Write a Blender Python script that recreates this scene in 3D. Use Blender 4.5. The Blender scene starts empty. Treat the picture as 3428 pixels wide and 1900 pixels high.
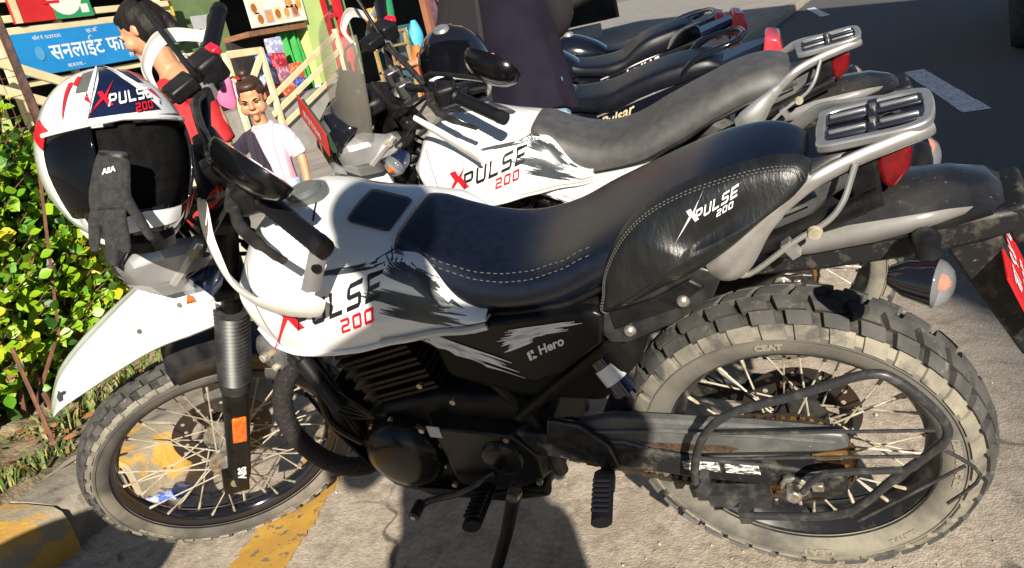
import bpy, bmesh, math, random
from mathutils import Vector, Matrix, noise as mnoise
from mathutils.bvhtree import BVHTree
from mathutils.geometry import tessellate_polygon
R_ = math.radians
random.seed(7)
scene = bpy.context.scene
COL = scene.collection

# ------------------------------------------------------------------ camera
cam_d = bpy.data.cameras.new('camera'); cam = bpy.data.objects.new('camera', cam_d); COL.objects.link(cam)
cam_d.sensor_width = 36; cam_d.lens = 30.645; cam_d.clip_start = .05; cam_d.clip_end = 3000
CX = Vector((-.894856, -.388437, -.219887)); CY = Vector((-.077483, -.349968, .933552)); CZ = Vector((-.439579, .852432, .283073))
CP = Vector((-.25265, 1.58969, 1.16015))
mw = Matrix.Identity(4)
for i_ in range(3):
    mw[i_][0] = CX[i_]; mw[i_][1] = CY[i_]; mw[i_][2] = CZ[i_]; mw[i_][3] = CP[i_]
cam.matrix_world = mw
scene.camera = cam
# ------------------------------------------------------------------ sky, sun, exposure
SUN = Vector((-.52, .855, 0)).normalized(); SUN_EL = R_(22.5)
SUN = Vector((SUN.x * math.cos(SUN_EL), SUN.y * math.cos(SUN_EL), math.sin(SUN_EL)))
world = bpy.data.worlds.new('World'); scene.world = world; world.use_nodes = True
nt = world.node_tree; bg = nt.nodes['Background']
sky = nt.nodes.new('ShaderNodeTexSky'); sky.sky_type = 'NISHITA'; sky.sun_disc = False
sky.sun_elevation = SUN_EL; sky.sun_rotation = math.atan2(SUN.x, SUN.y)
sky.air_density = .8; sky.dust_density = .2; sky.ozone_density = 1.5
nt.links.new(sky.outputs[0], bg.inputs[0]); bg.inputs[1].default_value = .05
sd = bpy.data.lights.new('sun', 'SUN'); sd.energy = 5.; sd.angle = R_(.53); sd.color = (1, .91, .78)
so = bpy.data.objects.new('sun', sd); COL.objects.link(so)
so.rotation_euler = SUN.to_track_quat('Z', 'Y').to_euler(); so.location = SUN * 30
vs = scene.view_settings; vs.view_transform = 'Standard'; vs.look = 'None'; vs.exposure = .9; vs.gamma = 1
vs.use_curve_mapping = False
scene.cycles.max_bounces = 6; scene.cycles.transparent_max_bounces = 12

# ------------------------------------------------------------------ materials
MATS = {}
def mat(name, c1, c2=None, scale=20., rough=.5, rough2=None, metal=0., bump=0., bscale=None, coat=0., lo=.4, hi=.6,
        detail=6., c3=None, c3lo=.6, c3hi=.7, c3scale=5., spec=.5, alpha=1., trans=0., emit=None, estr=0., stretch=None, sheen=0., sss=0.):
    if name in MATS: return MATS[name]
    m = bpy.data.materials.new(name); m.use_nodes = True; MATS[name] = m
    n = m.node_tree.nodes; l = m.node_tree.links; b = n['Principled BSDF']
    b.inputs['Base Color'].default_value = (*c1, 1); b.inputs['Roughness'].default_value = rough
    b.inputs['Metallic'].default_value = metal; b.inputs['Coat Weight'].default_value = coat; b.inputs['Coat Roughness'].default_value = .06
    b.inputs['Specular IOR Level'].default_value = spec; b.inputs['Alpha'].default_value = alpha
    b.inputs['Transmission Weight'].default_value = trans
    if sheen: b.inputs['Sheen Weight'].default_value = sheen
    if sss:
        b.inputs['Subsurface Weight'].default_value = sss; b.inputs['Subsurface Radius'].default_value = (.02, .008, .004)
    if emit: b.inputs['Emission Color'].default_value = (*emit, 1); b.inputs['Emission Strength'].default_value = estr
    if c2 is None and not bump: return m
    tc = n.new('ShaderNodeTexCoord'); src = tc.outputs['Object']
    if stretch:
        mp = n.new('ShaderNodeMapping'); mp.inputs['Scale'].default_value = stretch; l.new(src, mp.inputs[0]); src = mp.outputs[0]
    def nz(s, d=detail):
        t = n.new('ShaderNodeTexNoise'); t.inputs['Scale'].default_value = s; t.inputs['Detail'].default_value = d
        t.inputs['Roughness'].default_value = .6; l.new(src, t.inputs['Vector']); return t.outputs['Fac']
    if c2 is not None:
        r = n.new('ShaderNodeValToRGB'); r.color_ramp.elements[0].position = lo; r.color_ramp.elements[1].position = hi
        r.color_ramp.elements[0].color = (*c1, 1); r.color_ramp.elements[1].color = (*c2, 1)
        l.new(nz(scale), r.inputs[0]); out = r.outputs[0]
        if rough2 is not None:
            mr = n.new('ShaderNodeMapRange'); mr.inputs[1].default_value = lo; mr.inputs[2].default_value = hi
            mr.inputs[3].default_value = rough; mr.inputs[4].default_value = rough2
            l.new(r.inputs[0].links[0].from_socket, mr.inputs[0]); l.new(mr.outputs[0], b.inputs['Roughness'])
        if c3 is not None:
            r2 = n.new('ShaderNodeMapRange'); r2.inputs[1].default_value = c3lo; r2.inputs[2].default_value = c3hi
            l.new(nz(c3scale), r2.inputs[0])
            mx = n.new('ShaderNodeMix'); mx.data_type = 'RGBA'; l.new(r2.outputs[0], mx.inputs[0])
            l.new(out, mx.inputs[6]); mx.inputs[7].default_value = (*c3, 1); out = mx.outputs[2]
        l.new(out, b.inputs['Base Color'])
    if bump:
        bp = n.new('ShaderNodeBump'); bp.inputs['Strength'].default_value = 1.; bp.inputs['Distance'].default_value = bump
        l.new(nz(bscale or scale * 2), bp.inputs['Height']); l.new(bp.outputs[0], b.inputs['Normal'])
    return m

WHITE = mat('white_paint', (.76, .77, .77), (.70, .71, .70), 6, rough=.12, rough2=.22, coat=1., spec=.5, c3=(.60, .575, .51), c3lo=.60, c3hi=.85, c3scale=7)
WHITE2 = mat('white_plastic', (.76, .75, .71), (.62, .60, .54), 14, rough=.32, lo=.5, hi=.85)
BLACK = mat('black_plastic', (.005, .005, .006), (.011, .011, .012), 30, rough=.42, bump=.0004, bscale=400, spec=.3)
GLOSSB = mat('gloss_black', (.008, .008, .011), rough=.09, coat=.5)
DIRTB = mat('dusty_black', (.012, .012, .013), (.14, .125, .10), 38, rough=.5, spec=.3, lo=.52, hi=.85, c3=(.28, .25, .19), c3lo=.66, c3hi=.8, c3scale=90)
DIRTG = mat('dusty_grey', (.075, .078, .08), (.15, .145, .13), 25, rough=.42, lo=.4, hi=.8, c3=(.33, .3, .22), c3lo=.66, c3hi=.76, c3scale=120)
TAILG = mat('tail_grey', (.010, .011, .014), (.035, .034, .034), 11, rough=.26, lo=.42, hi=.75, c3=(.20, .18, .15), c3lo=.64, c3hi=.76, c3scale=70)
TAILL = mat('tail_sunlit_facet', (.22, .217, .21), (.16, .155, .145), 9, rough=.35)
PANELB = mat('panel_black', (.005, .005, .006), (.008, .008, .009), 12, rough=.3, spec=.25)
SILVER = mat('silver_metal', (.50, .50, .49), (.42, .41, .39), 20, rough=.3, metal=.75)
SILVP = mat('silver_paint', (.36, .36, .36), (.28, .28, .28), 10, rough=.35, metal=.45)
STEEL = mat('steel', (.55, .53, .48), (.3, .26, .2), 60, rough=.35, metal=.8)
DARKM = mat('dark_metal', (.03, .03, .033), (.07, .065, .06), 40, rough=.35, metal=.6)
ENGB = mat('engine_black', (.004, .004, .0045), (.012, .011, .010), 22, rough=.4, bump=.0006, bscale=120, spec=.22)
SPOKE = mat('spoke_dusty', (.5, .46, .37), (.33, .28, .2), 40, rough=.5, metal=.25)
GOLD = mat('sprocket_gold', (.35, .2, .06), (.12, .06, .02), 30, rough=.45, metal=.6, lo=.35, hi=.7)
RUSTD = mat('disc_rust', (.07, .045, .032), (.05, .048, .045), 30, rough=.45, metal=.6)
RUBBER = mat('tread_rubber', (.042, .041, .039), (.075, .071, .065), 18, rough=.75, bump=.0006, bscale=260, c3=(.2, .185, .155), c3lo=.6, c3hi=.78, c3scale=45)
MUDT = mat('tyre_mud', (.26, .237, .18), (.11, .104, .088), 14, rough=.9, bump=.0008, bscale=120, lo=.35, hi=.7, c3=(.07, .067, .06), c3lo=.52, c3hi=.62, c3scale=11)
SIDEW = mat('tyre_sidewall', (.14, .13, .11), (.05, .048, .044), 6, rough=.82, lo=.36, hi=.66, bump=.0004, bscale=200, c3=(.245, .228, .178), c3lo=.52, c3hi=.70, c3scale=4.3)
SEATM = mat('seat_vinyl', (.0025, .0035, .008), (.004, .0055, .012), 60, rough=.22, bump=.0004, bscale=420, spec=.75)
SEATG = mat('seat_vinyl_faded', (.055, .054, .054), (.075, .073, .071), 30, rough=.42, bump=.0008, bscale=600)
LEATH = mat('leather_black', (.008, .009, .010), (.018, .02, .02), 26, rough=.36, bump=.0011, bscale=70, stretch=(2.2, 1, .7), lo=.5, hi=.8)
DECW = mat('decal_white', (.72, .74, .75), rough=.35)
DECG = mat('decal_charcoal', (.035, .042, .05), (.05, .06, .065), 40, rough=.3)
DECK = mat('decal_black', (.01, .011, .013), rough=.3)
DECR = mat('decal_red', (.55, .01, .02), rough=.3)
DECN = mat('decal_navy', (.005, .009, .032), (.008, .013, .04), 20, rough=.18, coat=.4)
REDLENS = mat('red_lens', (.17, .004, .008), (.11, .004, .006), 60, rough=.25, coat=.4)
ORANGE = mat('orange_reflector', (.85, .16, .01), (.6, .08, .01), 90, rough=.2, coat=.4)
CLEAR = mat('clear_lens', (.5, .52, .55), rough=.05, coat=.0, alpha=.22)
CHROME = mat('mirror_glass', (.65, .75, .9), rough=.04, metal=1.)
YELP = mat('road_yellow', (.62, .36, .06), (.5, .28, .05), 9, rough=.85, c3=(.2, .16, .11), c3lo=.57, c3hi=.63, c3scale=38)
THREAD = mat('thread', (.10, .10, .10), rough=.8)
PLATER = mat('plate_red', (.55, .015, .02), rough=.4)
# ------------------------------------------------------------------ mesh helpers
def spl(pts, n=8, closed=False):
    P = [Vector(p) for p in pts]; out = []; m = len(P)
    for i in range(m if closed else m - 1):
        if closed: a, b, c, d = P[i - 1], P[i], P[(i + 1) % m], P[(i + 2) % m]
        else: a, b, c, d = P[max(i - 1, 0)], P[i], P[i + 1], P[min(i + 2, m - 1)]
        for k in range(n):
            t = k / n
            out.append(.5 * ((2 * b) + (c - a) * t + (2 * a - 5 * b + 4 * c - d) * t * t + (3 * b - a - 3 * c + d) * t ** 3))
    if not closed: out.append(P[-1].copy())
    return out
def ip(x, xs, ys):
    if (xs[0] > xs[-1]): xs = xs[::-1]; ys = ys[::-1]
    if x <= xs[0]: return ys[0]
    for i in range(len(xs) - 1):
        if x <= xs[i + 1]:
            t = (x - xs[i]) / (xs[i + 1] - xs[i]); t = t * t * (3 - 2 * t) * .4 + t * .6
            return ys[i] + (ys[i + 1] - ys[i]) * t
    return ys[-1]

class MB:
    def __init__(s): s.v = []; s.f = []; s.m = []
    def add(s, vs, fs, mi=0):
        o = len(s.v); s.v += [Vector(q) for q in vs]; s.f += [tuple(i + o for i in f) for f in fs]; s.m += [mi] * len(fs); return s
    def box(s, c, d, rot=None, mi=0, taper=1.):
        c = Vector(c); hx, hy, hz = d[0] / 2, d[1] / 2, d[2] / 2
        vs = [Vector((x * hx * (taper if z > 0 else 1), y * hy * (taper if z > 0 else 1), z * hz)) for x in (-1, 1) for y in (-1, 1) for z in (-1, 1)]
        if rot is not None: vs = [rot @ q for q in vs]
        return s.add([c + q for q in vs], [(0, 1, 3, 2), (4, 6, 7, 5), (0, 4, 5, 1), (2, 3, 7, 6), (0, 2, 6, 4), (1, 5, 7, 3)], mi)
    def tube(s, pts, r, seg=10, cap=True, closed=False, mi=0, flat=None):
        P = [Vector(p) for p in pts]; n = len(P); rs = r if isinstance(r, (list, tuple)) else [r] * n
        vs = []; fs = []; up = None
        for i in range(n):
            t = (P[(i + 1) % n] - P[i - 1]) if closed else (P[min(i + 1, n - 1)] - P[max(i - 1, 0)])
            if t.length < 1e-9: t = Vector((0, 0, 1))
            t.normalize()
            if up is None:
                up = Vector((0, 0, 1)) if abs(t.z) < .9 else Vector((0, 1, 0))
            a = t.cross(up)
            if a.length < 1e-4: a = t.orthogonal()
            a.normalize(); b = a.cross(t).normalized(); up = b
            ra, rb = (rs[i], rs[i]) if flat is None else (rs[i] * flat[0], rs[i] * flat[1])
            for k in range(seg):
                w = 2 * math.pi * k / seg; vs.append(P[i] + a * math.cos(w) * ra + b * math.sin(w) * rb)
        m = n if closed else n - 1
        for i in range(m):
            for k in range(seg):
                j = (i + 1) % n; fs.append((i * seg + k, i * seg + (k + 1) % seg, j * seg + (k + 1) % seg, j * seg + k))
        if cap and not closed:
            fs.append(tuple(range(seg))[::-1]); fs.append(tuple((n - 1) * seg + k for k in range(seg)))
        return s.add(vs, fs, mi)
    def lathe(s, prof, c=(0, 0, 0), axis=(0, 1, 0), seg=32, mi=0, mis=None, a0=0., a1=2 * math.pi):
        c = Vector(c); ax = Vector(axis).normalized(); a = ax.orthogonal().normalized(); b = ax.cross(a)
        full = abs(a1 - a0 - 2 * math.pi) < 1e-6; n = len(prof); ns = seg if full else seg + 1
        vs = [c + ax * h + (a * math.cos(a0 + (a1 - a0) * k / seg) + b * math.sin(a0 + (a1 - a0) * k / seg)) * r for k in range(ns) for r, h in prof]
        fs = []; ms = []
        for k in range(seg):
            k2 = (k + 1) % ns
            for i in range(n - 1):
                fs.append((k * n + i, k2 * n + i, k2 * n + i + 1, k * n + i + 1)); ms.append(mis[i] if mis else mi)
        o = len(s.f); s.add(vs, fs, mi); s.m[o:] = ms; return s
    def loft(s, rings, cap=True, mi=0, closed=True):
        n = len(rings[0]); vs = [q for r in rings for q in r]; fs = []
        for i in range(len(rings) - 1):
            for k in range(n if closed else n - 1):
                k2 = (k + 1) % n; fs.append((i * n + k, i * n + k2, (i + 1) * n + k2, (i + 1) * n + k))
        if cap and closed: fs.append(tuple(range(n))[::-1]); fs.append(tuple((len(rings) - 1) * n + k for k in range(n)))
        return s.add(vs, fs, mi)
    def prism(s, poly, y0, y1, mi=0, plane='xz', taper=1.):
        cx = sum(p[0] for p in poly) / len(poly); cz = sum(p[1] for p in poly) / len(poly)
        P = lambda p, y: {'xz': (p[0], y, p[1]), 'xy': (p[0], p[1], y), 'yz': (y, p[0], p[1])}[plane]
        n = len(poly); vs = [P(p, y0) for p in poly] + [P((cx + (p[0] - cx) * taper, cz + (p[1] - cz) * taper), y1) for p in poly]
        fs = [tuple(range(n))[::-1], tuple(range(n, 2 * n))] + [(i, (i + 1) % n, n + (i + 1) % n, n + i) for i in range(n)]
        return s.add(vs, fs, mi)
    def xf(s, fn): s.v = [fn(q) for q in s.v]; return s
    def mirror(s):
        o = len(s.v); s.v += [Vector((q.x, -q.y, q.z)) for q in s.v]
        s.f += [tuple(i + o for i in reversed(f)) for f in s.f]; s.m += list(s.m); return s
    def mesh(s, name, mats, ang=38, smooth=True):
        me = bpy.data.meshes.new(name); me.from_pydata([tuple(q) for q in s.v], [], s.f)
        for m in (mats if isinstance(mats, (list, tuple)) else [mats]): me.materials.append(m)
        if len(me.polygons) == len(s.m): me.polygons.foreach_set('material_index', s.m)
        bm = bmesh.new(); bm.from_mesh(me); bmesh.ops.remove_doubles(bm, verts=bm.verts, dist=1e-6)
        bmesh.ops.recalc_face_normals(bm, faces=bm.faces)
        if smooth:
            ca = R_(ang)
            for f in bm.faces: f.smooth = True
            for e in bm.edges:
                if len(e.link_faces) == 2 and e.calc_face_angle(0) > ca: e.smooth = False
        bm.to_mesh(me); bm.free(); return me
    def build(s, name, mats, parent=None, bev=0., sub=0, solid=0., ang=38, smooth=True, label=None, seg=2):
        o = bpy.data.objects.new(name, s.mesh(name, mats, ang, smooth)); COL.objects.link(o)
        if parent is not None: o.parent = parent
        if solid:
            m = o.modifiers.new('solid', 'SOLIDIFY'); m.thickness = solid; m.offset = -1
        if bev:
            m = o.modifiers.new('bevel', 'BEVEL'); m.width = bev; m.segments = seg; m.limit_method = 'ANGLE'; m.angle_limit = R_(40); m.harden_normals = False
        if sub:
            m = o.modifiers.new('sub', 'SUBSURF'); m.levels = sub; m.render_levels = sub
        if label: o['label'] = label
        return o
def empty(name, label, cat, mtx=None, group=None, kind=None):
    o = bpy.data.objects.new(name, None); COL.objects.link(o); o.empty_display_size = .2
    if mtx is not None: o.matrix_world = mtx
    o['label'] = label; o['category'] = cat
    if group: o['group'] = group
    return o
def tag(o, label, cat, group=None, kind=None):
    if kind: o['kind'] = kind
    if label: o['label'] = label
    if cat: o['category'] = cat
    if group: o['group'] = group
    return o
def struct(o): o['kind'] = 'structure'; return o
def copy_tree(o, parent=None):
    c = o.copy(); COL.objects.link(c)
    if parent is not None: c.parent = parent
    for ch in list(o.children): copy_tree(ch, c)
    return c
def rotm(ax, a): return Matrix.Rotation(a, 3, ax)
def frame(c, fwd, up=(0, 0, 1)):
    f = Vector(fwd).normalized(); s_ = f.cross(Vector(up)).normalized(); u_ = s_.cross(f)
    M = Matrix.Identity(4)
    for i in range(3): M[i][0] = s_[i]; M[i][1] = f[i]; M[i][2] = u_[i]; M[i][3] = c[i]
    return M
def text_mesh(txt, size=1., bold=0., shear=0., extr=0., space=1., align='LEFT'):
    cu = bpy.data.curves.new('t', 'FONT'); cu.body = txt; cu.size = size; cu.offset = bold; cu.shear = shear; cu.extrude = extr
    cu.space_character = space; cu.align_x = align; cu.resolution_u = 3
    o = bpy.data.objects.new('t', cu); COL.objects.link(o)
    dg = bpy.context.evaluated_depsgraph_get(); me = o.evaluated_get(dg).to_mesh()
    vs = [v.co.copy() for v in me.vertices]; fs = [tuple(f.vertices) for f in me.polygons]
    o.evaluated_get(dg).to_mesh_clear(); bpy.data.objects.remove(o); bpy.data.curves.remove(cu)
    return vs, fs
def bvh_of(o):
    dg = bpy.context.evaluated_depsgraph_get(); e = o.evaluated_get(dg); me = e.to_mesh()
    t = BVHTree.FromPolygons([v.co.copy() for v in me.vertices], [tuple(p.vertices) for p in me.polygons]); e.to_mesh_clear(); return t
def drape(vs, bvh, dirv, back=1., off=.0015):
    out = []; d = Vector(dirv).normalized(); last = None
    for q in vs:
        h = bvh.ray_cast(q - d * back, d)
        if h[0] is None: out.append(None)
        else: out.append(h[0] - d * off)
    ok = [o_ for o_ in out if o_ is not None]
    if not ok: return vs
    for i, o_ in enumerate(out):
        if o_ is None:
            b = min(ok, key=lambda k: (k - vs[i] - d * ((k - vs[i]).dot(d))).length); dd = (b - vs[i]).dot(d); out[i] = vs[i] + d * dd
    return out
def strokes(base, direc, length, width, n, seed, jag=.35, taper=True):
    """brush splash in 2D: n thin parallel streaks -> list of quads strips"""
    rnd = random.Random(seed); d = Vector(direc).normalized(); nn = Vector((-d.y, d.x)); quads = []
    for i in range(n):
        t = (i + .5) / n - .5; L = length * (1 - jag * rnd.random()); s0 = rnd.uniform(-.12, .12) * length * (1 + abs(t))
        w = width / n * rnd.uniform(.9, 1.7); c = Vector(base) + nn * (t * width)
        k = 5; row = []
        for j in range(k + 1):
            a = s0 + L * j / k - length / 2; ww = w * (.25 if (taper and j in (0, k)) else 1) * rnd.uniform(.75, 1.1)
            row.append((c + d * a + nn * ww / 2, c + d * a - nn * ww / 2))
        quads.append(row)
    return quads
# ------------------------------------------------------------------ motorcycle, built in its own frame: x forward, y left, z up
STP = Vector((1.077, 0, .9)); STU = Vector((-.446198, 0, .894934)); STM = Matrix.Rotation(.7311, 3, STU)
def SP(q): return STP + STM @ (Vector(q) - STP)

def tyre_fn(prof):
    P = [Vector((r, y)) for r, y in prof]; L = [0.]
    for i in range(1, len(P)): L.append(L[-1] + (P[i] - P[i - 1]).length)
    L = [x / L[-1] for x in L]
    def at(s):
        for i in range(len(P) - 1):
            if s <= L[i + 1] + 1e-9:
                t = (s - L[i]) / (L[i + 1] - L[i]); q = P[i].lerp(P[i + 1], t); d = P[i + 1] - P[i]
                return q, Vector((-d.y, d.x)).normalized() * (1 if (-d.y) * 1 + d.x * 0 > -1e9 else 1)
        return P[-1], Vector((0, 1))
    def pt(th, s, h=0.):
        q, n = at(s); c = Vector((.0, .0))
        n2 = (q - Vector((sum(p.x for p in P) / len(P) - .012, 0)))
        if n2.length > 0: n2.normalize()
        r = q.x + n2.x * h; y = q.y + n2.y * h
        return Vector((r * math.cos(th), y, r * math.sin(th)))
    return pt

def make_wheel(parent, name, c, mtx, R, rb, hw, N, rows, hub, spokes=36, texts=(), muddy=True, disc_y=-.06, disc_r=.12, side=SIDEW):
    """hub mesh carries tyre, rim, spokes and disc"""
    k = R - .011 - rb
    half = [(rb - .004, hw * .72), (rb + .004, hw * .86), (rb + k * .22, hw * .97), (rb + k * .42, hw), (rb + k * .62, hw * .96), (rb + k * .8, hw * .8),
            (rb + k * .93, hw * .5), (rb + k * .985, hw * .22), (rb + k, 0)]
    prof = [(r, -y) for r, y in half] + [(r, y) for r, y in half[::-1][1:]]
    h = MB()
    h.lathe([(0, -hub), (.012, -hub), (.016, -hub + .012), (.03, -.052), (.05, -.05), (.052, -.04), (.028, -.03), (.025, 0), (.028, .03), (.052, .04), (.05, .05), (.03, .052), (.016, hub - .012), (.012, hub), (0, hub)], seg=20)
    ho = h.build(name, STEEL if not muddy else DARKM, parent); ho.matrix_local = Matrix.Translation(Vector(c)) @ mtx.to_4x4()
    t = MB(); n = len(prof)
    t.lathe(prof, seg=96, mis=[(4 if abs(prof[i][1] + prof[i + 1][1]) / 2 < hw * .7 else 1) if (prof[i][0] + prof[i + 1][0]) / 2 > rb + k * .55 else 0 for i in range(n - 1)])
    # a raised rim-protector line on the sidewall
    for sg in (-1, 1):
        t.lathe([(rb + k * .5, sg * (hw * .985)), (rb + k * .51, sg * (hw * 1.04)), (rb + k * .535, sg * (hw * 1.04)), (rb + k * .55, sg * (hw * .97))], seg=96, mi=0)
    pt = tyre_fn(prof); rnd = random.Random(3)
    for i in range(N):
        for (s0, s1, frac, off, hgt, skew, nsub, mi_) in rows:
            for sg in (1, -1):
                a0 = 2 * math.pi * (i + off + (0 if sg > 0 else .5)) / N; da = 2 * math.pi / N * frac
                h_ = hgt * rnd.uniform(.9, 1.05); S_ = [s0 + (s1 - s0) * j / nsub for j in range(nsub + 1)]
                vs = []; fs = []
                for j, s in enumerate(S_):
                    sh = skew * (s - s0) / .2 * 2 * math.pi / N; ss = .5 + (s - .5) * sg
                    ins = .06 if j in (0, nsub) else 0.
                    for (u0, hh) in ((0, -.003), (.06, h_), (.5, h_), (.94, h_), (1, -.003)):
                        hh2 = hh
                        vs.append(pt(a0 + sh + da * (u0 - .5), ss, hh2))
                w = 5
                for j in range(nsub):
                    for q in range(4): fs.append((j * w + q, j * w + q + 1, (j + 1) * w + q + 1, (j + 1) * w + q))
                # end walls
                for j, o_ in ((0, -.01), (nsub, .01)):
                    ss = .5 + (S_[j] + o_ * .6 - .5) * sg; sh = skew * (S_[j] - s0) / .2 * 2 * math.pi / N
                    b0 = len(vs); vs += [pt(a0 + sh + da * (u0 - .5), ss, -.003) for u0 in (.04, .5, .96)]
                    fs += [(j * w + 1, b0, b0 + 1, j * w + 2), (j * w + 2, b0 + 1, b0 + 2, j * w + 3)]
                t.add(vs, fs, mi_)
    for (txt, th0, rr, sz) in texts:
        vs, fs = text_mesh(txt, sz, .0012, 0)
        o_ = []
        for q in vs:
            th = th0 + q.x / rr; r = rr + q.y
            y = ip(r, [a for a, b in half[:7]], [b for a, b in half[:7]]) + .0022
            o_.append(Vector((r * math.cos(th), y, r * math.sin(th))))
        t.add(o_, fs, 3)
    t.build('tyre', [side, MUDT, RUBBER, mat('tyre_letters', (.24, .215, .17), rough=.8), mat('groove_rubber', (.018, .018, .017), (.06, .055, .045), 30, rough=.9)], ho, ang=30)
    rm = MB(); w_ = hw * .74
    rm.lathe([(rb + .006, -w_ - .003), (rb + .006, -w_ + .004), (rb - .006, -w_ + .006), (rb - .016, -w_ * .55), (rb - .024, -w_ * .25), (rb - .026, 0), (rb - .024, w_ * .25), (rb - .016, w_ * .55), (rb - .006, w_ - .006), (rb + .006, w_ - .004), (rb + .006, w_ + .003), (rb - .003, w_ + .003), (rb - .002, w_ - .004)], seg=96)
    rm.build('rim', GLOSSB if not muddy else mat('rim_black', (.014, .014, .016), (.09, .085, .07), 26, rough=.3, lo=.5, hi=.8), ho)
    # spokes: four kinds share four meshes
    r0, r1 = .047, rb - .022
    for kd, (sy, lean) in enumerate(((1, .55), (1, -.55), (-1, .55), (-1, -.55))):
        a = Vector((r0, sy * .043, 0)); th = lean; b = Vector((r1 * math.cos(th), sy * .012, r1 * math.sin(th)))
        m_ = MB(); m_.tube([a, b], .0019, 6); d = (a - b).normalized(); m_.tube([b, b + d * .022], [.0036, .0032], 6)
        me = m_.mesh('spoke', SPOKE)
        for j in range(spokes // 4):
            o = bpy.data.objects.new('spoke', me); COL.objects.link(o); o.parent = ho
            o.matrix_local = Matrix.Rotation(-(j * 4 + kd * 1.0) / spokes * 2 * math.pi, 4, 'Y')
    d_ = MB(); d_.lathe([(disc_r * .62, disc_y - .002), (disc_r, disc_y - .002), (disc_r, disc_y + .002), (disc_r * .62, disc_y + .002), (disc_r * .62, disc_y - .002)], seg=48)
    for j in range(6):
        a = j * math.pi / 3; e = Vector((math.cos(a), 0, math.sin(a))); d_.tube([e * .03 + Vector((0, disc_y, 0)), Vector((math.cos(a + .3), 0, math.sin(a + .3))) * disc_r * .65 + Vector((0, disc_y, 0))], .006, 6)
    for j in range(24):
        a = j * math.pi / 12; e = Vector((math.cos(a), 0, math.sin(a))) * disc_r * (.74 if j % 2 else .88) + Vector((0, disc_y, 0))
        d_.lathe([(0, -.0026), (.005, -.0026), (.005, .0026), (0, .0026)], e, seg=8, mi=1)
    d_.build('brake_disc', [RUSTD, mat('disc_hole', (.3, .28, .24), rough=.7)], ho)
    return ho

TANK_X = [.955, .93, .90, .86, .80, .72, .64, .60, .57, .545, .52, .49, .46, .44]
def tank_section(x):
    """control points (y, z) from the lower lip up to the crown"""
    zt = ip(x, [.44, .46, .49, .52, .545, .56, .60, .62, .70, .80, .88, .93, .955], [.772, .777, .802, .848, .876, .884, .892, .904, .946, .983, .978, .93, .88])
    zb = ip(x, [.44, .50, .627, .70, .751, .845, .90, .93, .955], [.754, .749, .741, .730, .727, .729, .752, .80, .86])
    wm = ip(x, [.44, .47, .52, .60, .70, .80, .88, .93, .955], [.150, .156, .160, .172, .184, .188, .178, .155, .12])
    ws = ip(x, [.44, .47, .52, .60, .70, .80, .88, .93, .955], [.10, .105, .108, .118, .128, .128, .112, .09, .06])
    k = zt - zb; b = max(0., min(1., (.70 - x) / .10)); L = lambda p, q_: p + (q_ - p) * b
    return [(wm - .035, zb - .004), (wm - .008, zb), (wm, zb + k * .10), (wm + .002, zb + k * .34), (wm - .010, zb + k * L(.58, .66)), (ws + L(.012, .018), zb + k * L(.80, .92)), (ws * .72, zb + k * L(.935, .99)), (ws * .36, zb + k * L(.985, 1.)), (0, zt)]

SEAT_X = [.602, .590, .56, .52, .466, .41, .354, .30, .236, .16, .09, .03, -.038, -.08, -.105, -.118]
def seat_section(x, main):
    zt = ip(x, [-.118, -.105, -.08, -.038, .03, .09, .16, .236, .30, .354, .41, .466, .52, .56, .590, .602], [.885, .912, .930, .938, .930, .912, .890, .864, .840, .828, .828, .844, .872, .898, .908, .896])
    zs = ip(x, [-.118, 0, .1, .2, .3, .38, .46, .52, .602], [.86, .855, .83, .79, .757, .748, .745, .765, .86])
    w = ip(x, [-.118, -.09, -.04, .1, .25, .35, .45, .52, .57, .602], [.058, .082, .100, .118, .128, .126, .120, .112, .10, .085])
    k = zt - zs
    return [(w - .02, zs), (w + .002, zs + .006), (w + .012, zs + k * .35), (w + .006, zs + k * .62), (w - .010, zs + k * .84), (w * .74, zs + k * .94), (w * .40, zs + k * .985), (0, zt)]

def skin(xs, sec, nx=4, ny=4):
    rows = []
    secs = [spl([Vector((0, y, z)) for y, z in sec(x)], ny) for x in xs]
    X = spl([Vector((x, 0, 0)) for x in xs], nx)
    cols = len(secs[0]); grid = [[None] * cols for _ in X]
    for j in range(cols):
        P = spl([Vector((xs[i], secs[i][j].y, secs[i][j].z)) for i in range(len(xs))], nx)
        for i, q in enumerate(P): grid[i][j] = q
    return [r + [Vector((q.x, -q.y, q.z)) for q in r[::-1][1:]] for r in grid]

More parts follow.
